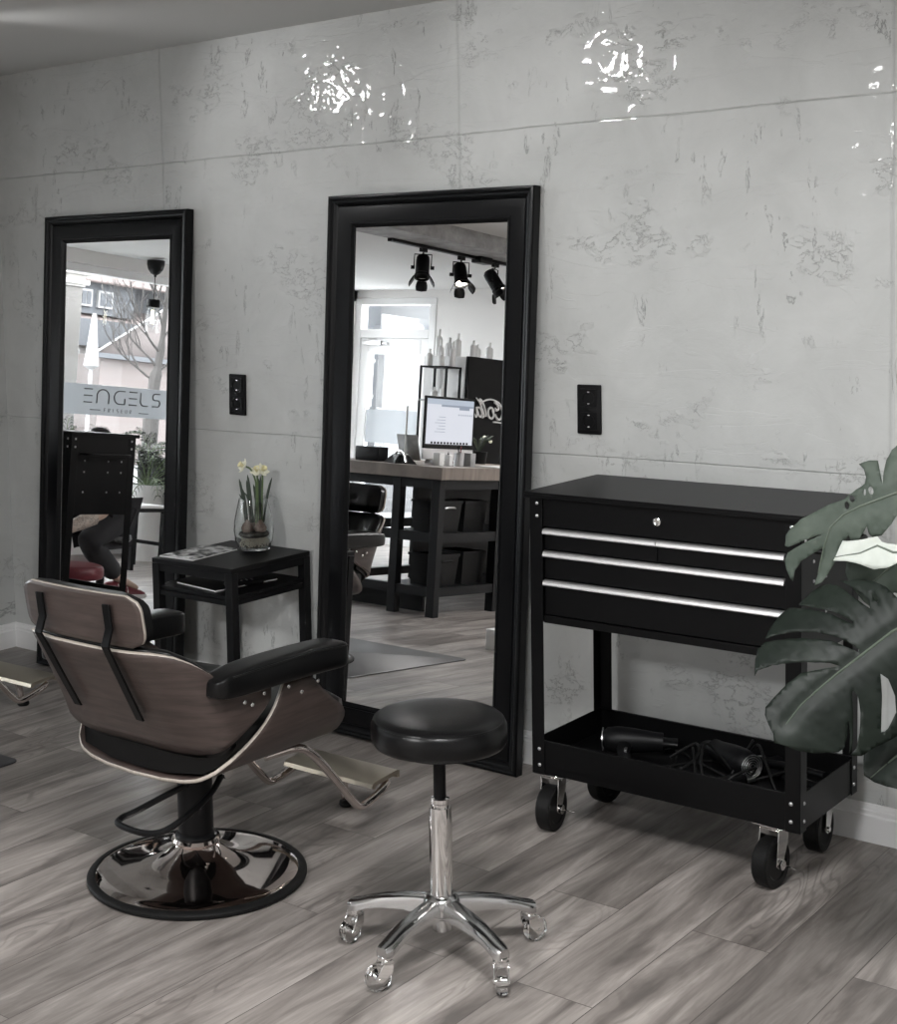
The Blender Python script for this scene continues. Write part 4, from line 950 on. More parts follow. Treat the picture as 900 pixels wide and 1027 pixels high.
# ------------------------------------------------------------------ monstera plant at the right edge
def leaf_mesh(P0, n, outl, holes, mid, bend, m, parent, org):
    n = Vector(n); e1 = Vector((0, 0, 1)).cross(n).normalized(); e2 = n.cross(e1)
    xs = [p[0] for p in outl]; ys_ = [p[1] for p in outl]
    def inside(x, y, poly):
        c = False; k = len(poly)
        for i in range(k):
            x1, y1 = poly[i]; x2, y2 = poly[i-1]
            if (y1 > y) != (y2 > y) and x < (x2-x1)*(y-y1)/(y2-y1)+x1: c = not c
        return c
    def dense(poly):
        out = []
        for i in range(len(poly)):
            a = Vector(poly[i]); b = Vector(poly[(i+1) % len(poly)]); k = max(1, int((b-a).length/.009))
            out += [a+(b-a)*j/k for j in range(k)]
        return out
    verts = []; edges = []
    for poly in [outl]+holes:
        d = dense(poly); b = len(verts); verts += d; edges += [(b+i, b+(i+1) % len(d)) for i in range(len(d))]
    st = .010; y = min(ys_)
    while y < max(ys_):
        x = min(xs)
        while x < max(xs):
            q = (x+random.uniform(-.001, .001), y+random.uniform(-.001, .001))
            if inside(*q, outl) and not any(inside(*q, h) for h in holes): verts.append(Vector(q))
            x += st
        y += st
    V, E, Fc = geometry.delaunay_2d_cdt(verts, edges, [], 0, 1e-5)[:3]
    def dmid(p):
        best = (9, 0, 0)
        for i in range(len(mid)-1):
            a = Vector(mid[i]); b = Vector(mid[i+1]); t = max(0, min(1, (p-a).dot(b-a)/(b-a).length_squared)); q = a+(b-a)*t
            d = (p-q).length
            if d < best[0]: best = (d, i+t, (b-a).x*(p-q).y-(b-a).y*(p-q).x)
        return best
    pts = []
    for p in V:
        d, tt, sgn = dmid(p)
        h = -bend[0]*d*d*2.2+.006*min(1, d/.02) + .0022*sin(16*tt+d*30)*min(1, d/.05)
        h += -bend[1]*((tt/max(1, len(mid)-1))**2)*.12
        pts.append(Vector(P0)-Vector(org)+e1*p.x+e2*p.y+n*h)
    fs = []
    for f in Fc:
        c = sum((V[i] for i in f), Vector((0, 0)))/len(f)
        if inside(c.x, c.y, outl) and not any(inside(c.x, c.y, h) for h in holes): fs.append(tuple(f))
    o = MB().add(pts, fs).build('leaf', m, parent, solid=.0012, angle=80, off=0)
    mm = MB(); mp = []
    for i, q in enumerate(mid):
        h = .0015-bend[1]*((i/max(1, len(mid)-1))**2)*.12
        if i == 0: base = Vector(P0)-Vector(org)+e1*q[0]+e2*q[1]+n*h
        mp.append(Vector(P0)-Vector(org)+e1*q[0]+e2*q[1]+n*h)
    k = len(mp); mm.tube(mp, [.0034-.0022*i/(k-1) for i in range(k)], 8); mm.build('midrib', M['vein'], o)
    return base
ORG = (-.78, -.86, 0)
pl = thing('monstera_plant', 'large monstera plant with dark and pale split leaves at the right edge', 'plant', ORG)
MB().lathe([(.001, 0), (.15, 0), (.155, .01), (.19, .33), (.195, .335), (.195, .35), (.18, .35), (.175, .31), (.001, .31)], n=48).build('pot', M['anthracite'], pl)
MB().lathe([(.001, .318), (.08, .322), (.176, .312)], n=32).build('soil', M['soil'], pl)
bases = {}
LM = {'A': 'leafdark', 'B': 'leafpale', 'W': 'leafwhite', 'G': 'leafpale', 'C': 'leafdark'}
for nm, P0, n_, outl, holes, mid, bend in LEAVES:
    bases[nm] = leaf_mesh(P0, n_, outl, holes, mid, bend, M[LM[nm]], pl, ORG)
for i, (nm, b) in enumerate(bases.items()):
    a = R(40+i*63); s0 = Vector((.06*cos(a), .06*sin(a), .31)); b = Vector(b)
    out = Vector((b.x*.3+.10, b.y*.3, b.z*.55+.2))
    MB().tube(smooth_path([s0, out, b+Vector((.04, 0, -.02)), b], 8), .0065, 8).build('petiole', M['stemgreen'], pl)
# extra leaves beyond the frame so that the plant is whole
for i, (az, rr, zz, sc) in enumerate(((10, .22, 1.05, 1), (-30, .25, .75, .9), (35, .24, .8, .9), (0, .15, 1.25, .9))):
    a = R(az); c = Vector((rr*cos(a)+.02, rr*sin(a), zz)); L_ = MB()
    k = 9; rows = []
    ax = Vector((cos(a), sin(a), -.5)).normalized(); sd = Vector((-sin(a), cos(a), 0)); nn = ax.cross(sd)
    ol = []
    for s in (-1, 1):
        for j in range(6):
            b0, b1 = j/6, (j+.72)/6
            P = []
            for u in range(6):
                q = u/5; w0 = .17*sc*sin(pi*(.15+.75*(b0+b1)/2))
                e = w0*q; sweep = .25*q*q*.4
                P.append([c+ax*sc*.34*((b0 if q > .4 else j/6)+sweep)+sd*s*e-nn*(-.12*q*q*sc)*-1, c+ax*sc*.34*((b1 if q > .4 else (j+1)/6)+sweep)+sd*s*e*.97-nn*(-.12*q*q*sc)*-1])
            L_.grid(P)
    lo = L_.build('leaf', M['leafdark' if i % 2 else 'leafpale'], pl, solid=.0012, off=0, angle=80)
    MB().tube(smooth_path([(.05*cos(a), .05*sin(a), .31), (c.x*.5, c.y*.5, zz*.6), tuple(c+Vector((0, 0, .0)))], 8), .006, 8).build('petiole', M['stemgreen'], pl)

# ------------------------------------------------------------------ tool trolley, stools and seats seen in the left mirror
t2 = trolley(-5.775, -.80, 'black steel tool trolley with riveted side panel, seen in the left mirror', 0, full=True)
# ------------------------------------------------------------------ counter seen in the tall mirror
def counter():
    x1, y1 = -4.79, -2.94; x0, y0 = -5.72, -4.35; H_ = .85; TB = .78
    t = thing('counter', 'dark shelving counter with an oak worktop edge in front of the glazed door', 'counter', (x1, y1, 0))
    o = Vector((-x1, -y1, 0))
    def q(mb): return mb.xf(Matrix.Translation(o))
    q(MB().box((x0-.02, y0-.02, TB), (x1+.03, y1+.03, H_))).build('worktop', M['oak'], t, bevel=.002)
    P = .055
    for a, b in ((x1-P, y1-P), (x0, y1-P), (x1-P, y0), (x0, y0), (x1-.275-P, y1-P), (x1-P, y1-.66)):
        q(MB().box((a, b, 0), (a+P, b+P, TB))).build('leg', M['anthracite'], t, bevel=.002)
    for z0, z1, nm in ((.115, .165, 'bottom_rail'), (.42, .475, 'middle_rail'), (.725, .78, 'top_rail')):
        mb = MB()
        for ya in (y1-P, y0): mb.box((x0+P, ya+.004, z0), (x1-P, ya+P-.004, z1))
        for xa in (x1-P, x0): mb.box((xa+.004, y0+P, z0), (xa+P-.004, y1-P, z1))
        q(mb).build(nm, M['anthracite'], t)
    q(MB().box((x1-.42, y0+.01, .14), (x1-.01, y1-.01, .16))).build('lower_shelf', M['anthracite'], t)
    q(MB().box((x1-.42, y0+.01, .45), (x1-.01, y1-.01, .468))).build('upper_shelf', M['anthracite'], t)
    q(MB().box((x1-.44, y0+.01, .14), (x1-.425, y1-.36, .74))).build('back_panel', M['anthracite'], t)
    q(MB().box((x0+.05, y1-.2, 0.0), (x1-.2, y1-.18, .118))).build('plinth', M['anthracite'], t)
    return t
counter()
def basket(x, y, z, rz, w_, d_, h_, label):
    t = thing('storage_basket', label, 'basket', (x, y, z), (0, 0, rz), 'dark baskets in the counter')
    rows = []
    for s, zz in ((.86, 0), (.93, h_*.5), (1, h_), (.97, h_), (.9, h_*.5), (.83, .006)):
        rows.append([(w_/2*s*a, d_/2*s*b, zz) for a, b in ((-1, -1), (0, -1.01), (1, -1), (1.01, 0), (1, 1), (0, 1.01), (-1, 1), (-1.01, 0))])
    mb = MB().grid(rows, closed=True); mb.f.append(tuple(range(8))); mb.sm.append(False)
    mb.f.append(tuple(range(len(mb.v)-8, len(mb.v)))); mb.sm.append(False)
    mb.build('basket_body', M['rubber'], t, angle=30)
    rows = [[(w_/2*s*a, d_/2*s*b, zz) for a, b in ((-1, -1), (1, -1), (1, 1), (-1, 1))] for s, zz in ((1.0, h_-.012), (1.035, h_-.012), (1.035, h_+.003), (.97, h_+.003))]
    MB().grid(rows, closed=True).build('rim', M['satinblack'], t, angle=30)
    for s in (-1, 1): MB().tube(smooth_path([(w_/2*s*1.0, -.05, h_*.78), (w_/2*s*1.04, -.03, h_*.80), (w_/2*s*1.04, .03, h_*.80), (w_/2*s*1.0, .05, h_*.78)], 4), .006, 8).build('handle', M['silver' if z > .3 else 'rubber'], t)
    return t
for i, (x, y, z, w_, d_, h_) in enumerate(((-4.965, -3.17, .469, .19, .24, .18), (-4.98, -3.44, .469, .24, .22, .18), (-4.965, -3.17, .161, .19, .24, .18), (-4.98, -3.45, .161, .24, .22, .19))):
    basket(x, y, z, R(-90 if i % 2 else 0), w_, d_, h_, ['dark basket in the upper left opening of the counter', 'dark wide basket in the upper right opening of the counter', 'dark basket in the lower left opening of the counter', 'dark wide basket in the lower right opening of the counter'][i])
# all in one computer on the counter
t = thing('desktop_computer', 'all in one desktop computer with lit screen and silver chin on the counter', 'computer', (-5.15, -3.52, .85))
rb = MB().box((-.012, -.264, .095), (0, .264, .41)); rb.build('screen_housing', M['satinblack'], t, bevel=.003)
MB().box((-.011, -.264, .030), (.0005, .264, .095)).build('chin', M['silver'], t, bevel=.003)
MB().box((.0002, -.246, .122), (.0012, .246, .395)).build('screen', M['screen'], t)
MB().box((.0012, -.246, .362), (.0018, .246, .395)).build('menu_bar', M['bluescreen'], t)
MB().box((.0018, -.246, .350), (.0022, .10, .362)).build('title_bar', M['greyscreen'], t)
MB().box((.0018, -.20, .335), (.0022, -.09, .352)).build('toolbar_button', M['greyscreen'], t)
dk = MB()
for i in range(12): dk.box((.0012, -.2+i*.034, .124), (.002, -.18+i*.034, .137))
dk.build('dock', M['satinblack'], t)
tx = MB()
for i in range(8): tx.box((.0012, -.23+i*.02, .300), (.0016, -.222+i*.02, .310))
for i in range(6): tx.box((.0012, .05, .285-i*.018), (.0016, .12+.02*(i % 3), .288-i*.018))
tx.build('screen_text', M['greyscreen'], t)
lg_ = MB().ball((.0006, 0, .063), .010, 10, (.1, .85, 1)).box((.0, -.002, .073), (.0012, .003, .079)); lg_.build('emblem', M['rubber'], t)
st = MB(); st.grid([[(-.012, s*.09, .10), (-.06, s*.09, .08), (-.11, s*.09, .004), (-.02, s*.09, .003), (.09, s*.09, .002)] for s in (-1, 1)]); st.build('stand', M['silver'], t, solid=.005)
# things round the computer
t = thing('task_light', 'white stemmed desk lamp with folded grey shade beside the computer', 'lamp', (-5.33, -3.22, .85))
MB().lathe([(.001, 0), (.06, 0), (.06, .008), (.001, .012)], n=24).build('lamp_base', M['white'], t)
MB().tube([(.06, -.02, .01), (.06, -.02, .34)], .006, 10).build('stem', M['white'], t)
t = MB(); t.add([(-.075, -.02, 0), (.075, -.02, 0), (.085, .04, .15), (-.065, .04, .15)], [(0, 1, 2, 3)]); t = t.build('display_card', M['concrete'], solid=.006, loc=(-5.27, -3.28, .87)); tag(t, 'grey upright display card standing on the counter left of the computer', 'card')
t = MB(); rbox(t, (-.09, -.05, 0), (.09, .05, .085), .008); t = t.build('card_terminal', M['anthracite'], loc=(-5.46, -3.16, .85)); tag(t, 'dark grey box on the counter at the far left of the computer', 'box')
t = thing('telephone', 'dark wedge shaped desk telephone in front of the display card', 'telephone', (-5.20, -3.10, .85), (0, 0, R(35)))
MB().add([(-.11, -.07, 0), (.11, -.07, 0), (.11, .07, 0), (-.11, .07, 0), (-.06, -.03, .055), (.06, -.03, .055), (.06, .03, .05), (-.06, .03, .05)], [(0,3,2,1), (4,5,6,7), (0,1,5,4), (1,2,6,5), (2,3,7,6), (3,0,4,7)], False).build('body', M['satinblack'], t, bevel=.004)
MB().tube(smooth_path([(-.12, 0, .01), (-.06, 0, .065), (.06, 0, .065), (.12, 0, .01)], 5), .007, 8).build('chrome_band', M['chrome'], t)
for i, (x, y, w_, h_, m_) in enumerate(((-4.98, -3.18, .05, .075, 'white'), (-4.97, -3.27, .035, .065, 'plainpaper'), (-4.96, -3.36, .05, .08, 'silver'), (-4.96, -3.47, .055, .08, 'concrete'))):
    lb = ['white card stack on the counter, leftmost below the screen', 'small white box on the counter, second from left below the screen', 'silver pen pot on the counter below the middle of the screen', 'grey box on the counter below the right of the screen'][i]
    if i == 2:
        o = MB().lathe([(.001, 0), (.03, 0), (.03, h_), (.027, h_), (.027, .004), (.001, .004)], n=20).build('pen_pot', M[m_], loc=(x, y, .85)); tag(o, lb, 'pot')
        for k in range(3):
            pn = MB().tube([(0, 0, .01), (.012*cos(k*2.1), .012*sin(k*2.1), .12)], .0035, 8).build('pen', M['satinblack' if k else 'maroon'], loc=(x+.004*k, y, .85))
            tag(pn, 'pen standing in the silver pot on the counter', 'pen', 'pens in the silver pot')
    else:
        o = MB(); rbox(o, (-w_/2, -w_/2, 0), (w_/2, w_/2, h_), .004); o = o.build('small_box', M[m_], loc=(x, y, .85)); tag(o, lb, 'box')
t = MB()
for i in range(4): t.box((-.1, -.14, i*.0012), (.1, .14, i*.0012+.001), (0, 0, R(i*4)))
tag(t.build('paper_stack', M['plainpaper'], loc=(-4.93, -3.73, .8505)), 'stack of white papers on the counter right of the screen', 'paper')
# small orchid like plant behind the computer
t = thing('potted_plant', 'small dark potted plant behind the right side of the computer', 'plant', (-5.38, -4.2, .85))
MB().lathe([(.001, 0), (.045, 0), (.055, .08), (.05, .08), (.001, .07)], n=24).build('pot', M['satinblack'], t)
lf = MB()
for i in range(9):
    a = i*2.4; lf.tube(smooth_path([(0, 0, .07), (.04*cos(a), .04*sin(a), .15), (.09*cos(a), .09*sin(a), .16+.015*(i % 3))], 3), [.004, .006, .008, .01, .009, .005, .002], 6, flat=.3)
lf.build('leaves', M['palm'], t)
for i in range(3): MB().ball((.07*cos(i*2.2), .07*sin(i*2.2)-.02, .15+i*.012), .012, 8).build('blossom', M['petal'], t)

# black fridge with script lettering, facing the room
t = thing('drinks_fridge', 'tall black drinks fridge with white script lettering, seen in the tall mirror', 'fridge', (-5.9, -5.3, 0))
MB().box((-.40, -.52, 0), (-.03, .505, 1.585)).build('fridge_body', M['trim'], t, bevel=.006)
MB().box((-.028, -.52, .06), (0, .51, 1.588)).build('fridge_door', M['blackmetal'], t, bevel=.006)
MB().box((0, -.50, .8), (.03, -.47, 1.2)).build('handle', M['silver'], t, bevel=.004)
sc = MB()
def sw(pts, r=.008, n=6):
    r *= .82   # stroke on the door: (y, z), y to the right when facing the door
    sc.tube([(.004, y, z) for y, z in [tuple(p)[:2] for p in smooth_path([(a, b, 0) for a, b in pts], n)]], r, 8, flat=1)
# script word, strokes in a 0..1 cell grid, y = Y0 + a*W, z = Z0 + b*H
Y0, Z0, WW, HH = .065, 1.145, .40, .145
def P_(L_): return [(Y0+a*WW, Z0+b*HH) for a, b in L_]
# C with long over-arching top stroke
sw(P_([(.22, .62), (.17, .52), (.10, .60), (.16, .82), (.24, .90), (.14, .92), (.02, .70), (-.04, .38), (.02, .10), (.12, .08), (.21, .30)]), .011)
sw(P_([(.02, .72), (.14, .93), (.34, 1.03), (.50, .99), (.62, .90), (.72, .90)]), .008)
# o, l, a
sw(P_([(.25, .42), (.33, .62), (.43, .52), (.42, .22), (.32, .08), (.25, .24), (.30, .52)]), .011)
sw(P_([(.50, .16), (.52, .40), (.62, .82), (.71, 1.0), (.73, .88), (.63, .5), (.57, .2), (.62, .1)]), .010)
sw(P_([(.80, .55), (.72, .58), (.64, .34), (.66, .14), (.72, .18), (.78, .42), (.82, .6), (.79, .3), (.81, .12), (.90, .30)]), .009)
sw(P_([(.84, 1.06), (.74, .88), (.66, .80), (.60, .82)]), .006)
sw(P_([(.0, -.10), (.14, -.08), (.26, -.09)]), .007)
# first word of the pair: C o c a -
for dx in (0,):
    sw(P_([(-.72, .62), (-.77, .50), (-.84, .62), (-.76, .88), (-.70, .92), (-.84, .88), (-.96, .60), (-.98, .30), (-.90, .08), (-.80, .12), (-.72, .32)]), .011)
    sw(P_([(-.68, .40), (-.60, .58), (-.55, .42), (-.60, .16), (-.68, .14), (-.68, .36)]), .009)
    sw(P_([(-.36, .52), (-.42, .56), (-.49, .36), (-.46, .14), (-.38, .18), (-.34, .30)]), .009)
    sw(P_([(-.18, .55), (-.26, .56), (-.32, .34), (-.29, .14), (-.22, .2), (-.18, .55), (-.19, .18), (-.12, .2)]), .009)
    sw(P_([(-.13, .36), (-.06, .40)]), .008)
sc.build('script_lettering', M['white'], t)
# pale cabinet and open glass shelf beside the fridge
t = thing('display_shelf', 'open black framed display shelf between the glazed door and the fridge', 'shelf', (-6.17, -4.76, 0))
for x in (0, .22):
    for y in (0, .17): MB().box((x-.007, y-.007, 0), (x+.007, y+.007, 1.505)).build('post', M['blackmetal'], t)
for z in (.3, .7, 1.255, 1.492): MB().box((-.007, -.007, z), (.227, .177, z+.012)).build('shelf_board', M['blackmetal' if z > 1.4 else 'concrete'], t)
def bottle(x, y, z, h_, r, kind, label, group):
    t = thing('bottle', label, 'bottle', (x, y, z), group=group)
    MB().lathe([(.001, 0), (r, 0), (r*1.02, .006), (r, h_*.62), (r*.8, h_*.7), (r*.35, h_*.76), (r*.35, h_*.8), (.001, h_*.8)], n=16).build('bottle_body', M[kind], t)
    MB().lathe([(r*.42, h_*.78), (r*.42, h_*.98), (r*.3, h_), (.001, h_)], n=14).build('cap', M['silver' if int(h_*1000) % 2 else 'white'], t)
k = 0
for i, (x, y, h_, r, kd) in enumerate(((-6.13, -4.63, .12, .024, 'white'), (-6.07, -4.68, .19, .022, 'trim'), (-6.02, -4.62, .10, .024, 'white'), (-5.975, -4.69, .18, .022, 'plainpaper'))):
    bottle(x, y, 1.505, h_, r, kd, 'pale care product bottle standing on top of the display shelf', 'bottles on the display shelf')
for i, (x, y, h_, r, kd) in enumerate(((-6.22, -4.86, .20, .026, 'white'), (-6.14, -4.88, .14, .028, 'trim'), (-6.06, -4.87, .17, .026, 'white'), (-6.0, -4.98, .13, .026, 'trim'), (-6.05, -5.10, .11, .03, 'white'), (-6.02, -5.22, .13, .028, 'trim'))):
    bottle(x, y, 1.585, h_, r, kd, 'pale care product bottle standing on top of the black fridge', 'bottles on the fridge')
for i, (x, y, h_, r, kd) in enumerate(((-6.10, -4.67, .09, .024, 'white'), (-6.02, -4.66, .12, .024, 'white'))):
    bottle(x, y, 1.267, h_, r, kd, 'pale bottle on the middle board of the display shelf', 'bottles on the middle board')
t = MB(); rbox(t, (-.03, -.05, 0), (.03, .05, .10), .006); tag(t.build('paper_bag', M['white'], loc=(-3.96, -2.31, 0)), 'small white box standing on the floor at the right of the tall mirror view', 'box')

# ------------------------------------------------------------------ track spotlights on the beam
tr = thing('light_track', 'black lighting track running along the concrete beam', 'light track', (-5.6, -3.5, 2.235))
MB().box((-.018, -1.9, -.02), (.018, .1, 0)).build('track_rail', M['satinblack'], tr)
tr_f = MB(); rbox(tr_f, (-.02, -.98, -.045), (.06, -.83, -.0), .01); tr_f.build('track_feed', M['satinblack'], tr)
def track_spot(x, y, z, aim, label, on, k=1, barn=True):
    t = thing('track_spotlight', label, 'spotlight', (x, y, z), group='black track spotlights with barn doors')
    d = Vector(aim).normalized(); qz = d.to_track_quat('-Z', 'Y').to_matrix().to_4x4(); piv = Vector((0, 0, -.13)); mm = Matrix.Translation(piv)@qz
    MB().box((-.012, -.03, -.03), (.012, .03, 0)).tube([(0, 0, -.03), (0, 0, -.045)], .006, 8).build('track_adapter', M['satinblack'], t)
    rx = Vector((qz@Vector((1, 0, 0, 0))).xyz) if False else qz.to_3x3()@Vector((1, 0, 0)); rx.z = 0; rx.normalize()
    yk = MB(); a = rx*.055
    yk.tube([piv-a, piv-a+Vector((0, 0, .085)), piv+a+Vector((0, 0, .085)), piv+a], .0045, 6)
    yk.build('yoke', M['satinblack'], t)
    kn = MB(); 
    for s in (-1, 1): kn.tube([piv+rx*s*.05, piv+rx*s*.075], .012, 12)
    kn.build('clamp_knob', M['satinblack'], t)
    hd = MB().lathe([(.001, .09), (.03, .088), (.042, .075), (.045, .05), (.045, -.05), (.050, -.055), (.050, -.075), (.042, -.075), (.035, -.02), (.001, -.01)], n=28).xf(mm); hd.build('lamp_head', M['satinblack'], t)
    gl = MB().lathe([(.001, -.052), (.034, -.056), (.040, -.060)], n=24).xf(mm); gl.build('lamp_lens', M['bulbglow' if on else 'silver'], t)
    if barn:
        for a in (0, 90, 180, 270):
            r3 = mm@Matrix.Rotation(R(a), 4, 'Z')
            b = MB(); rows = []
            for i in range(6):
                u = i/5; w_ = .022+.016*sin(pi*(.15+.6*u)); rows.append([(-w_, .050+.030*u, -.072-.055*u), (0, .052+.032*u, -.074-.056*u), (w_, .050+.030*u, -.072-.055*u)])
            b.grid(rows); b.xf(r3); b.build('barn_door', M['satinblack'], t, solid=.0015)
    if on:
        l = bpy.data.lights.new('spot_beam', 'SPOT'); l.energy = SPOT_W*k; l.spot_size = R(85); l.spot_blend = .7; l.shadow_soft_size = .035; l.color = (1, .99, .97)
        lo = bpy.data.objects.new('spot_beam', l); lo.parent = t; lo.location = piv+d*.09
        lo.rotation_euler = d.to_track_quat('-Z', 'Y').to_euler(); col.objects.link(lo)
    return t
SPOT_W = 60
track_spot(-5.6, -3.76, 2.22, (.25, .35, -.9), 'black track spotlight on the beam, leftmost in the tall mirror, switched off', False)
track_spot(-5.6, -4.19, 2.22, (.45, .35, -.9), 'black track spotlight on the beam with lit lens, middle one in the tall mirror', True, .6)
track_spot(-5.6, -4.60, 2.22, (.55, -.12, -.80), 'black track spotlight on the beam with lit lens, rightmost in the tall mirror', True, .5)
# pendant lamp by the shop window
t = thing('pendant_lamp', 'pendant lamp with black cup, black socket and clear glass bulb by the shop window', 'lamp', (-8.2, -3.87, 2.255))
MB().lathe([(.001, 0), (.068, 0), (.068, -.03), (.058, -.07), (.035, -.10), (.012, -.112), (.008, -.128), (.001, -.128)], n=28).build('ceiling_cup', M['satinblack'], t)
MB().tube([(0, 0, -.12), (0, 0, -.31)], .0035, 6).build('cable', M['rubber'], t)
MB().lathe([(.001, -.30), (.05, -.30), (.052, -.305), (.052, -.36), (.001, -.36)], n=24).build('lamp_socket', M['satinblack'], t)
MB().lathe([(.045, -.36), (.058, -.42), (.058, -.52), (.06, -.55)], n=24).build('glass_shade', M['pane'], t)
MB().lathe([(.012, -.36), (.028, -.41), (.03, -.46), (.022, -.51), (.001, -.53)], n=20).build('glass_bulb', M['pane'], t)
MB().tube([(0, .008, -.38), (0, .012, -.48), (0, -.012, -.48), (0, -.008, -.38)], .003, 6).build('filament', M['filament'], t)

# ------------------------------------------------------------------ furniture by the shop window
t = thing('wooden_stool', 'small square stool with dark legs and pale top by the shop window', 'stool', (-7.60, -3.26, 0))
MB().box((-.16, -.16, .425), (.16, .16, .445)).build('seat', M['white'], t, bevel=.003)
MB().box((-.165, -.165, .40), (.165, .165, .425)).build('apron', M['blackwood'], t)
for a in (-1, 1):
    for b in (-1, 1): MB().box((a*.145-.016, b*.145-.016, 0), (a*.145+.016, b*.145+.016, .40)).build('leg', M['blackwood'], t)
for s in (-1, 1): MB().box((-.145, s*.145-.01, .16), (.145, s*.145+.01, .185)).build('stretcher', M['blackwood'], t)
for i, (x, y, rz, lb) in enumerate(((-7.86, -4.10, R(100), 'dark grey upholstered chair by the shop window, behind the palm'),)):
    t = thing('upholstered_chair', lb, 'chair', (x, y, 0), (0, 0, rz))
    rb = MB(); rbox(rb, (-.24, -.24, .19), (.24, .24, .44), .03); rb.build('seat', M['fabric'], t)
    rb = MB(); rbox(rb, (-.24, .16, .19), (.24, .26, .76), .03); rb.build('backrest', M['fabric'], t)
    for a in (-1, 1):
        rb = MB(); rbox(rb, (a*.25-.03, -.22, .19), (a*.25+.03, .24, .56), .02); rb.build('armrest', M['fabric'], t)
        for b in (-1, 1): MB().tube([(a*.19, b*.19, .2), (a*.22, b*.23, 0)], [.016, .011], 10).build('leg', M['blackwood'], t)
def palm(x, y, z, pot, n, ln, label, potm='white', pr=.15, seed=3):
    rnd = random.Random(seed); t = thing('potted_palm', label, 'plant', (x, y, z))
    MB().lathe([(.001, 0), (pr*.75, 0), (pr, pot), (pr*.93, pot), (pr*.9, pot-.03), (.001, pot-.03)], n=32).build('pot', M[potm], t)
    f = MB(); tk = MB()
    for i in range(n):
        a = rnd.uniform(0, 2*pi); e = rnd.uniform(.3, 1.25); l = ln*rnd.uniform(.7, 1.1)
        d = Vector((cos(a)*cos(e), sin(a)*cos(e), sin(e))); pts = []; p = Vector((0, 0, pot-.03)); st = l/9
        for k in range(10):
            pts.append(p.copy()); p += d*st; d = (d+Vector((0, 0, -.13-.04*k*(1-e/1.6)))).normalized()
        tk.tube(pts, .003, 5)
        for k in range(3, 10):
            dd = (pts[k]-pts[k-1]).normalized(); sd = dd.cross(Vector((0, 0, 1))); sd = sd.normalized() if sd.length > .01 else Vector((1, 0, 0))
            for s in (-1, 1):
                q = pts[k]; tip = q+(sd*s*.8+dd*.9+Vector((0, 0, -.35))).normalized()*l*.34*(1-.07*k); mid_ = (q+tip)/2+Vector((0, 0, .02)); wv = dd*.007
                f.add([q-wv*.3, mid_-wv, tip, mid_+wv], [(0, 1, 2, 3)])
    f.build('fronds', M['palm'], t); tk.build('stalks', M['stemgreen'], t)
    return t
palm(-7.98, -3.72, 0, .56, 32, .54, 'feathery palm in a tall white pot by the shop window', seed=5)
for i in range(4):
    palm(-8.24, -2.7-i*.42, .30, .50, 16, .30, ['leafy palm on the window sill, leftmost of the row', 'leafy palm on the window sill, second from the left', 'leafy palm on the window sill below the first letters', 'leafy palm on the window sill behind the white pot'][i], 'satinblack', .08, seed=11+i)

# ------------------------------------------------------------------ person sitting bent behind the far trolley
def skin_body(name, joints, edges, radii, m, parent, sub=2, root=0):
    me = bpy.data.meshes.new(name); me.from_pydata([tuple(j) for j in joints], edges, []); o = bpy.data.objects.new(name, me); col.objects.link(o)
    md = o.modifiers.new('skin', 'SKIN'); md.use_smooth_shade = True
    for i, r in enumerate(radii):
        sv = me.skin_vertices[0].data[i]; sv.radius = (r, r) if isinstance(r, (int, float)) else r; sv.use_root = (i == root)
    s2 = o.modifiers.new('sub', 'SUBSURF'); s2.levels = sub; s2.render_levels = sub
    dg = bpy.context.evaluated_depsgraph_get(); dg.update(); ev = o.evaluated_get(dg); nm = bpy.data.meshes.new_from_object(ev)
    bpy.data.objects.remove(o); o = bpy.data.objects.new(name, nm); col.objects.link(o); nm.materials.append(m)
    for p in nm.polygons: p.use_smooth = True
    if parent: o.parent = parent
    return o
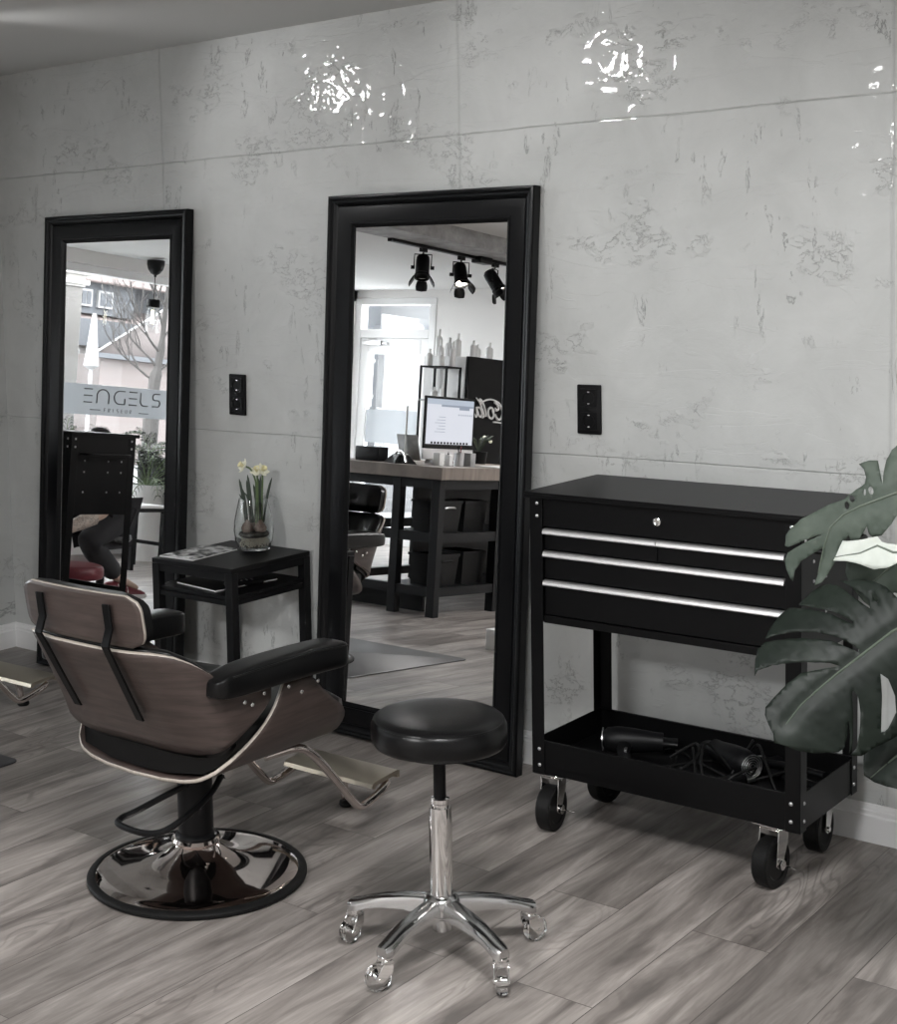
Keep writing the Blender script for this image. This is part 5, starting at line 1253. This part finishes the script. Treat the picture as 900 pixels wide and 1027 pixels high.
def person():
    t = thing('person', 'person in black clothes with a tattooed forearm sitting bent behind the far trolley', 'person', (-6.22, -1.83, 0))
    J = {'pel': (-.06, .06, .48), 'wst': (-.03, .10, .60), 'chs': (.03, .19, .73), 'nck': (.12, .26, .81), 'hdb': (.17, .30, .84),
         'shL': (-.11, .27, .74), 'shR': (.16, .13, .75), 'elL': (-.05, .46, .60), 'elR': (.29, .36, .53), 'wrL': (.08, .66, .50), 'wrR': (.29, .62, .44),
         'hpL': (-.13, .11, .46), 'hpR': (.03, .03, .46), 'knL': (-.10, .50, .44), 'knR': (.17, .36, .36), 'anL': (-.20, .30, .09), 'anR': (-.16, -.16, .12), 'ftL': (-.18, .44, .05), 'ftR': (-.10, -.30, .05)}
    K = list(J); ix = {k: i for i, k in enumerate(K)}
    E_ = [('pel', 'wst'), ('wst', 'chs'), ('chs', 'nck'), ('nck', 'hdb'), ('chs', 'shL'), ('chs', 'shR'), ('shL', 'elL'), ('shR', 'elR'), ('elL', 'wrL'), ('elR', 'wrR'), ('pel', 'hpL'), ('pel', 'hpR'), ('hpL', 'knL'), ('hpR', 'knR'), ('knL', 'anL'), ('knR', 'anR'), ('anL', 'ftL'), ('anR', 'ftR')]
    Rr = {'pel': .15, 'wst': .135, 'chs': .145, 'nck': .055, 'hdb': .05, 'shL': .062, 'shR': .062, 'elL': .042, 'elR': .042, 'wrL': .026, 'wrR': .027, 'hpL': .085, 'hpR': .085, 'knL': .058, 'knR': .058, 'anL': .032, 'anR': .032, 'ftL': .016, 'ftR': .016}
    body = skin_body('body', [J[k] for k in K], [(ix[a], ix[b]) for a, b in E_], [Rr[k]*(.74 if k in ('pel', 'wst', 'chs', 'shL', 'shR', 'hpL', 'hpR', 'knL', 'knR') else .9) for k in K], M['skin'], t)
    # head: shaped ball with face, joined to the body as one mesh
    hb = MB(); hc = Vector((.23, .37, .865)); hr = Matrix.Translation(hc)@Euler((R(-52), 0, R(-25))).to_matrix().to_4x4()
    rows = []
    prof = [(-.115, .030), (-.10, .048), (-.075, .060), (-.04, .068), (0, .074), (.035, .077), (.07, .070), (.095, .050), (.11, .02)]
    for z, r_ in prof:
        row = []
        for q in range(20):
            a = 2*pi*q/20; x = cos(a)*r_; y = sin(a)*r_*1.22
            if abs(q-5) <= 1 and -.05 < z < .01: y += .014 if q == 5 else .004      # nose
            if q in (3, 4, 6, 7) and -.01 < z < .02: y -= .006                       # eye sockets
            row.append((x, y, z))
        rows.append(row)
    hb.grid(rows, closed=True); hb.f += [tuple(reversed(range(20))), tuple(range(len(hb.v)-20, len(hb.v)))]; hb.sm += [True, True]
    for s in (-1, 1): hb.ball((s*.077, 0, -.01), .018, 8, (.4, .7, 1.2))
    hb.xf(hr)
    ho = hb.build('head_tmp', M['skin'], None)
    # fingers on both hands
    fm = []
    for wr, el in (('wrL', 'elL'), ('wrR', 'elR')):
        w_ = Vector(J[wr]); d = (w_-Vector(J[el])).normalized(); sd = d.cross(Vector((0, 0, 1))).normalized(); dn = Vector((0, 0, -1))
        pj = [w_, w_+d*.05]; pe = [(0, 1)]; pr = [.024, .030]
        for i in range(4):
            b = w_+d*.075+sd*(i-1.5)*.02; l = [.034, .038, .036, .028][i]; n0 = len(pj)
            pj += [b, b+d*l+dn*.008, b+d*l*1.6+dn*.028]; pe += [(1, n0), (n0, n0+1), (n0+1, n0+2)]; pr += [.011, .009, .0075]
        b = w_+d*.03+sd*-.034; n0 = len(pj); pj += [b, b+d*.03-sd*.014+dn*.01]; pe += [(0, n0), (n0, n0+1)]; pr += [.012, .009]
        fm.append(skin_body('hand_tmp', pj, pe, pr, M['skin'], None, 2))
    bm = bmesh.new()
    for o in [body, ho]+fm: bm.from_mesh(o.data)
    bm.to_mesh(body.data); bm.free()
    for o in [ho]+fm: bpy.data.objects.remove(o)
    for p in body.data.polygons: p.use_smooth = True
    hair = MB()
    prof = [(-.09, .066), (-.04, .078), (0, .084), (.035, .087), (.07, .08), (.1, .058), (.122, .02), (.125, .001)]
    rows = []
    for z, r_ in prof:
        row = []
        for q in range(20):
            a = 2*pi*q/20; fr = max(0, sin(a)); rr_ = r_*(1-.22*(fr > .35)*(z < .05))
            row.append((cos(a)*rr_, sin(a)*rr_*1.2-.004, z))
        rows.append(row)
    hair.grid(rows, closed=True); hair.xf(hr); hair.build('hair', M['hair'], t)
    for s in (-1, 1): MB().ball(tuple(hr@Vector((s*.03, .083, .006))), .010, 8).build('eye', M['white'], t)
    # clothes
    sh = ['pel', 'wst', 'chs', 'nck', 'shL', 'shR', 'elL', 'elR']
    ks = {k: i for i, k in enumerate(sh)}
    jj = [Vector(J[k]) for k in sh]; jj[3] = (Vector(J['nck'])*.75+Vector(J['chs'])*.25)
    jj[6] = Vector(J['shL'])*.08+Vector(J['elL'])*.92; jj[7] = Vector(J['shR'])*.08+Vector(J['elR'])*.92
    skin_body('t_shirt', jj, [(0, 1), (1, 2), (2, 3), (2, 4), (2, 5), (4, 6), (5, 7)], [.155, .15, .15, .075, .072, .072, .056, .056], M['cloth'], t)
    tr_ = ['pel', 'hpL', 'hpR', 'knL', 'knR', 'anL', 'anR']; jj = [Vector(J[k]) for k in tr_]; jj[5].z += .015; jj[6].z += .015
    skin_body('trousers', jj, [(0, 1), (0, 2), (1, 3), (2, 4), (3, 5), (4, 6)], [.15, .095, .095, .075, .075, .058, .058], M['cloth'], t)
    # tattooed forearm sleeve of the skin itself
    a = Vector(J['elR'])*.72+Vector(J['wrR'])*.28; b = Vector(J['wrR'])
    MB().tube([a, a*.5+b*.5, b*.93+a*.07], [.0435, .038, .0295], 20).build('tattooed_forearm', M['tattoo'], t)
    a = Vector(J['elL'])*.75+Vector(J['wrL'])*.25; b = Vector(J['wrL'])
    for an, ft in (('anL', 'ftL'), ('anR', 'ftR')):
        p = Vector(J[an]); q = Vector(J[ft]); d = (q-p); d.z = 0; d.normalize(); sd = Vector((-d.y, d.x, 0))
        mm_ = Matrix((sd.to_4d(), d.to_4d(), Vector((0, 0, 1, 0)), Vector((0, 0, 0, 1)))).transposed(); mm_.translation = Vector((p.x, p.y, 0))
        s1 = MB(); rows = []
        for y, w_, h_ in ((-.07, .026, .07), (-.05, .036, .085), (0, .038, .095), (.05, .040, .075), (.11, .044, .055), (.16, .040, .045), (.19, .022, .03)):
            rows.append([(w_*cos(R(x_)), y, .018+(h_-.018)*max(0, sin(R(x_)))) for x_ in range(0, 181, 20)]+[(-w_, y, .016), (w_, y, .016)])
        s1.grid(rows, closed=True); s1.f += [tuple(range(12)), tuple(range(len(s1.v)-12, len(s1.v)))]; s1.sm += [True, True]
        s1.xf(mm_); so = s1.build('shoe', M['maroon'], t)
        s2 = MB(); rows = [[(w_*1.08*cos(R(x_)), y*1.03, z) for z in (0, .02)] for (y, w_) in ((0, 1),) for x_ in (0,)] if False else None
        ol = [(.03, -.07), (.042, 0), (.047, .10), (.04, .17), (.02, .197), (-.02, .197), (-.04, .17), (-.047, .10), (-.042, 0), (-.03, -.07)]
        s2.grid([[(x, y, z) for x, y in ol] for z in (0, .02)], closed=True); s2.f += [tuple(range(10)), tuple(range(10, 20))]; s2.sm += [False, False]
        s2.xf(mm_); s2.build('sole', M['white'], so)
        for k in range(3):
            s3 = MB().tube([(-.041, .02+k*.028, .03), (-.02, .02+k*.028, .075-k*.008), (.02, .02+k*.028, .075-k*.008), (.041, .02+k*.028, .03)], .004, 6); s3.xf(mm_); s3.build('stripe', M['white'], so)
person()
# saddle seat the person sits on
t = thing('rolling_stool', 'low black stool under the person behind the far trolley', 'stool', (-6.28, -1.79, 0))
MB().lathe([(.001, .34), (.15, .34), (.165, .355), (.16, .378), (.12, .388), (.001, .39)], n=36).build('seat', M['leather'], t)
MB().lathe([(.025, .02), (.022, .34)], n=20).build('column', M['satinblack'], t)
MB().lathe([(.001, 0), (.17, 0), (.17, .012), (.04, .03), (.001, .03)], n=36).build('base', M['satinblack'], t)
# ------------------------------------------------------------------ outside the shop window
struct('ground_outside', MB().box((-60, -60, -.25), (-8.54, 20, -.15)), M['asphalt'])
struct('pavement_outside', MB().box((-11, -16, -.15), (-8.54, 6, -.02)), M['asphalt'])
fc = thing('rendered_facade', 'pale rendered facade seen through the glazed rear door', 'building', (-11, -12, -.15))
MB().box((-4, -1, 0), (8, 0, 5)).build('wall', M['render'], fc)
MB().box((-4, 0, 2.4), (8, .12, 2.55)).box((-4, 0, .9), (8, .10, 1.0)).build('string_course', M['slate'], fc)
wn = MB().box((-.9, 0, 1.05), (.1, .03, 2.3)).build('window_frame', M['extwhite'], fc); MB().box((-.82, .03, 1.13), (.02, .04, 2.22)).build('pane', M['slate'], wn)
MB().box((-1.95, 0, 0), (-1.3, .6, 5)).build('downpipe_pier', M['slate'], fc)
pi_ = thing('stone_pillar', 'pale stone block pillar with a moulded cap outside the window', 'pillar', (-9.2, -3.72, 0))
MB().box((-.3, -.30, -.02), (0, .30, 2.08)).build('shaft', M['stone'], pi_, bevel=.006)
MB().box((-.33, -.35, 2.10), (.03, .35, 2.14)).box((-.36, -.40, 2.18), (.06, .40, 2.6)).box((-.30, -.32, 2.08), (.01, .32, 2.18)).build('cap', M['stone'], pi_, bevel=.006)
hs = thing('neighbour_house', 'brick house with tiled roof and white dormer windows across the street', 'house', (-30, -22, -.15))
O_ = Vector((30, 22, .15))
def hq(mb): return mb.xf(Matrix.Translation(O_))
hq(MB().box((-38, -33, -.15), (-30, -14, 3.6))).build('wall', M['brick'], hs)
hq(MB().add([(-30.0, -33, 3.55), (-30.0, -14, 3.55), (-31.4, -14, 4.15), (-31.4, -33, 4.15)], [(0, 1, 2, 3)], False)).build('lower_roof', M['rooftile'], hs, solid=.08)
hq(MB().box((-30.05, -33, 2.9), (-29.85, -14, 3.62))).build('gutter_board', M['slate'], hs)
hq(MB().box((-36, -24.0, 3.8), (-30.3, -21.5, 4.75))).build('dormer', M['slate'], hs)
hq(MB().add([(-29.9, -33, 4.72), (-29.9, -14, 4.68), (-34, -14, 6.6), (-34, -33, 6.6)], [(0, 1, 2, 3)], False)).build('main_roof', M['rooftile'], hs, solid=.1)
hq(MB().box((-36, -33, 3.4), (-31.3, -14, 4.85))).build('upper_wall', M['slate'], hs)
for y0_, y1_ in ((-22.38, -21.95), (-23.12, -22.6)):
    w1 = hq(MB().box((-30.32, y0_, 3.98), (-30.2, y1_, 4.44))).build('dormer_window', M['extwhite'], hs)
    hq(MB().box((-30.2, y0_+.06, 4.04), (-30.18, (y0_+y1_)/2-.02, 4.38)).box((-30.2, (y0_+y1_)/2+.02, 4.04), (-30.18, y1_-.06, 4.38))).build('pane', M['slate'], w1)
gb = hq(MB().add([(-27.9, -20.6, 2.62), (-27.9, -22.9, 3.95), (-27.9, -28, 3.95), (-27.9, -28, 2.62), (-30, -22.9, 4.0), (-30, -28, 4.0)], [(0, 1, 2, 3)], False)); gb.build('gable_roof', M['rooftile'], hs, solid=.1)
hq(MB().box((-30, -28, -.15), (-28.1, -20.95, 2.62))).build('annex_wall', M['brick'], hs)
hq(MB().box((-28.05, -28, 2.52), (-27.8, -20.6, 2.64))).build('annex_gutter', M['slate'], hs)
hq(MB().tube([(-27.85, -20.6, 2.66), (-27.85, -22.9, 3.99)], .03, 8)).build('verge_board', M['extwhite'], hs)
w1 = hq(MB().box((-29.98, -21.8, 2.2), (-29.9, -21.25, 2.8))).build('ground_window', M['extwhite'], hs)
hq(MB().box((-29.9, -21.74, 2.26), (-29.88, -21.55, 2.74)).box((-29.9, -21.5, 2.26), (-29.88, -21.31, 2.74))).build('pane', M['slate'], w1)
tr2 = thing('bare_tree', 'bare winter tree in front of the brick house outside', 'tree', (-16, -11.33, -.15))
tb = MB(); rnd = random.Random(4)
tb.tube(smooth_path([(0, 0, 0), (.02, .0, 1.6), (0, -.07, 1.95), (.0, -.13, 2.4), (.0, -.16, 3.0), (.0, -.2, 3.6), (0, -.1, 4.4)], 4), [.12]*4+[.09]*4+[.06]*4+[.04]*4+[.03]*4+[.018]*5, 8)
tb.build('trunk', M['bark'], tr2)
bb = MB()
def branch(p, d, l, r, lv):
    pts = [p.copy()]; q = p.copy(); dd = d.copy()
    for i in range(5):
        dd = (dd+Vector((rnd.uniform(-.25, .25), rnd.uniform(-.3, .3), rnd.uniform(-.1, .25)))).normalized(); q = q+dd*l/5; pts.append(q.copy())
    bb.tube(pts, [r*(1-.14*i) for i in range(6)], 5, caps=False)
    if lv > 0:
        for i in range(2, 6):
            for s in range(2 if lv > 1 else 1):
                branch(pts[i], (dd+Vector((rnd.uniform(-.5, .5), rnd.uniform(-1.1, 1.1), rnd.uniform(-.1, .9)))).normalized(), l*.6, r*.5, lv-1)
for (h, dy, dz, l) in [(a, b_, c, d*.8) for a, b_, c, d in ((1.75, .9, .55, 1.1), (1.95, .8, .9, 1.3), (2.2, 1, .6, 1.2), (1.9, -.8, .8, 1.1), (2.6, .7, 1, 1.2), (2.9, .8, .7, 1.0), (2.4, -.7, .8, 1.0), (3.2, .5, 1, 1.0), (3.4, -.5, .9, 1.0))]:
    branch(Vector((0, -.07-.06*(h-1.7), h)), Vector((rnd.uniform(-.3, .3), dy, dz)).normalized(), l, .022, 2)
bb.build('branches', M['bark'], tr2)
ps = thing('folded_parasol', 'folded white parasol standing on the pavement outside', 'parasol', (-17, -10.97, -.15))
MB().tube([(0, 0, 0), (0, 0, 2.75)], .03, 8).build('pole', M['extwhite'], ps)
MB().lathe([(.03, 2.75), (.05, 2.6), (.10, 2.1), (.12, 1.95), (.05, 1.9)], n=12).build('canopy', M['extwhite'], ps)

# ------------------------------------------------------------------ ceiling spots over the working wall, above the picture
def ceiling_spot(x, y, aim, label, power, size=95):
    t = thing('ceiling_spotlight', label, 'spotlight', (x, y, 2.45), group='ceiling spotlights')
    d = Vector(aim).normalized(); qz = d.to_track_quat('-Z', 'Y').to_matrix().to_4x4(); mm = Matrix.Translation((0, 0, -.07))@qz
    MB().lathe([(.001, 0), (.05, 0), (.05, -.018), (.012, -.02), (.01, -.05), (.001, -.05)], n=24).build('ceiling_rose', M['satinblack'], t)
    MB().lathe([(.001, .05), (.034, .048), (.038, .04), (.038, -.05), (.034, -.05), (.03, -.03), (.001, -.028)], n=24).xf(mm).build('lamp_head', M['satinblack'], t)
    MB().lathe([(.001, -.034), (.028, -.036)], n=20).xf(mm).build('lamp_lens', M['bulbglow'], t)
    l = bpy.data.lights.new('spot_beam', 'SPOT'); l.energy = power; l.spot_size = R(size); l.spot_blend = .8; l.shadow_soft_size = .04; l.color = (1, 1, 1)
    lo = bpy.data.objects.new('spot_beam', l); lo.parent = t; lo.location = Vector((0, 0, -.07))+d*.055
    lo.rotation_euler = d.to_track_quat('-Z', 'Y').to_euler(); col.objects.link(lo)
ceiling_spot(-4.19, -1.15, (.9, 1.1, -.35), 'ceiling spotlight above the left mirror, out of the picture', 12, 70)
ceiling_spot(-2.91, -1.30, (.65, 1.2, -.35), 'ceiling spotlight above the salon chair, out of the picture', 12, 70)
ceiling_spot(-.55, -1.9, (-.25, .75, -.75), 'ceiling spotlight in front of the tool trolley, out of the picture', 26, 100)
def fill_panel(x, y, label, power):  # unseen panel fixture, added as soft fill to brighten the room
    t = thing('ceiling_fill_light', label, 'ceiling light', (x, y, 2.45), group='added ceiling fill lights')
    MB().box((-.32, -.32, -.05), (.32, .32, 0)).build('lamp_frame', M['white'], t, bevel=.004)
    l = bpy.data.lights.new('panel_light', 'AREA'); l.shape = 'SQUARE'; l.size = .58; l.energy = power; l.color = (1, 1, 1)
    lo = bpy.data.objects.new('panel_light', l); lo.parent = t; lo.location = (0, 0, -.056); col.objects.link(lo)
fill_panel(-2.4, -4.6, 'unseen square ceiling light added in the rear to brighten the room', 70)
fill_panel(-1.0, -2.5, 'unseen square ceiling light added on the monstera side to brighten the wall', 40)
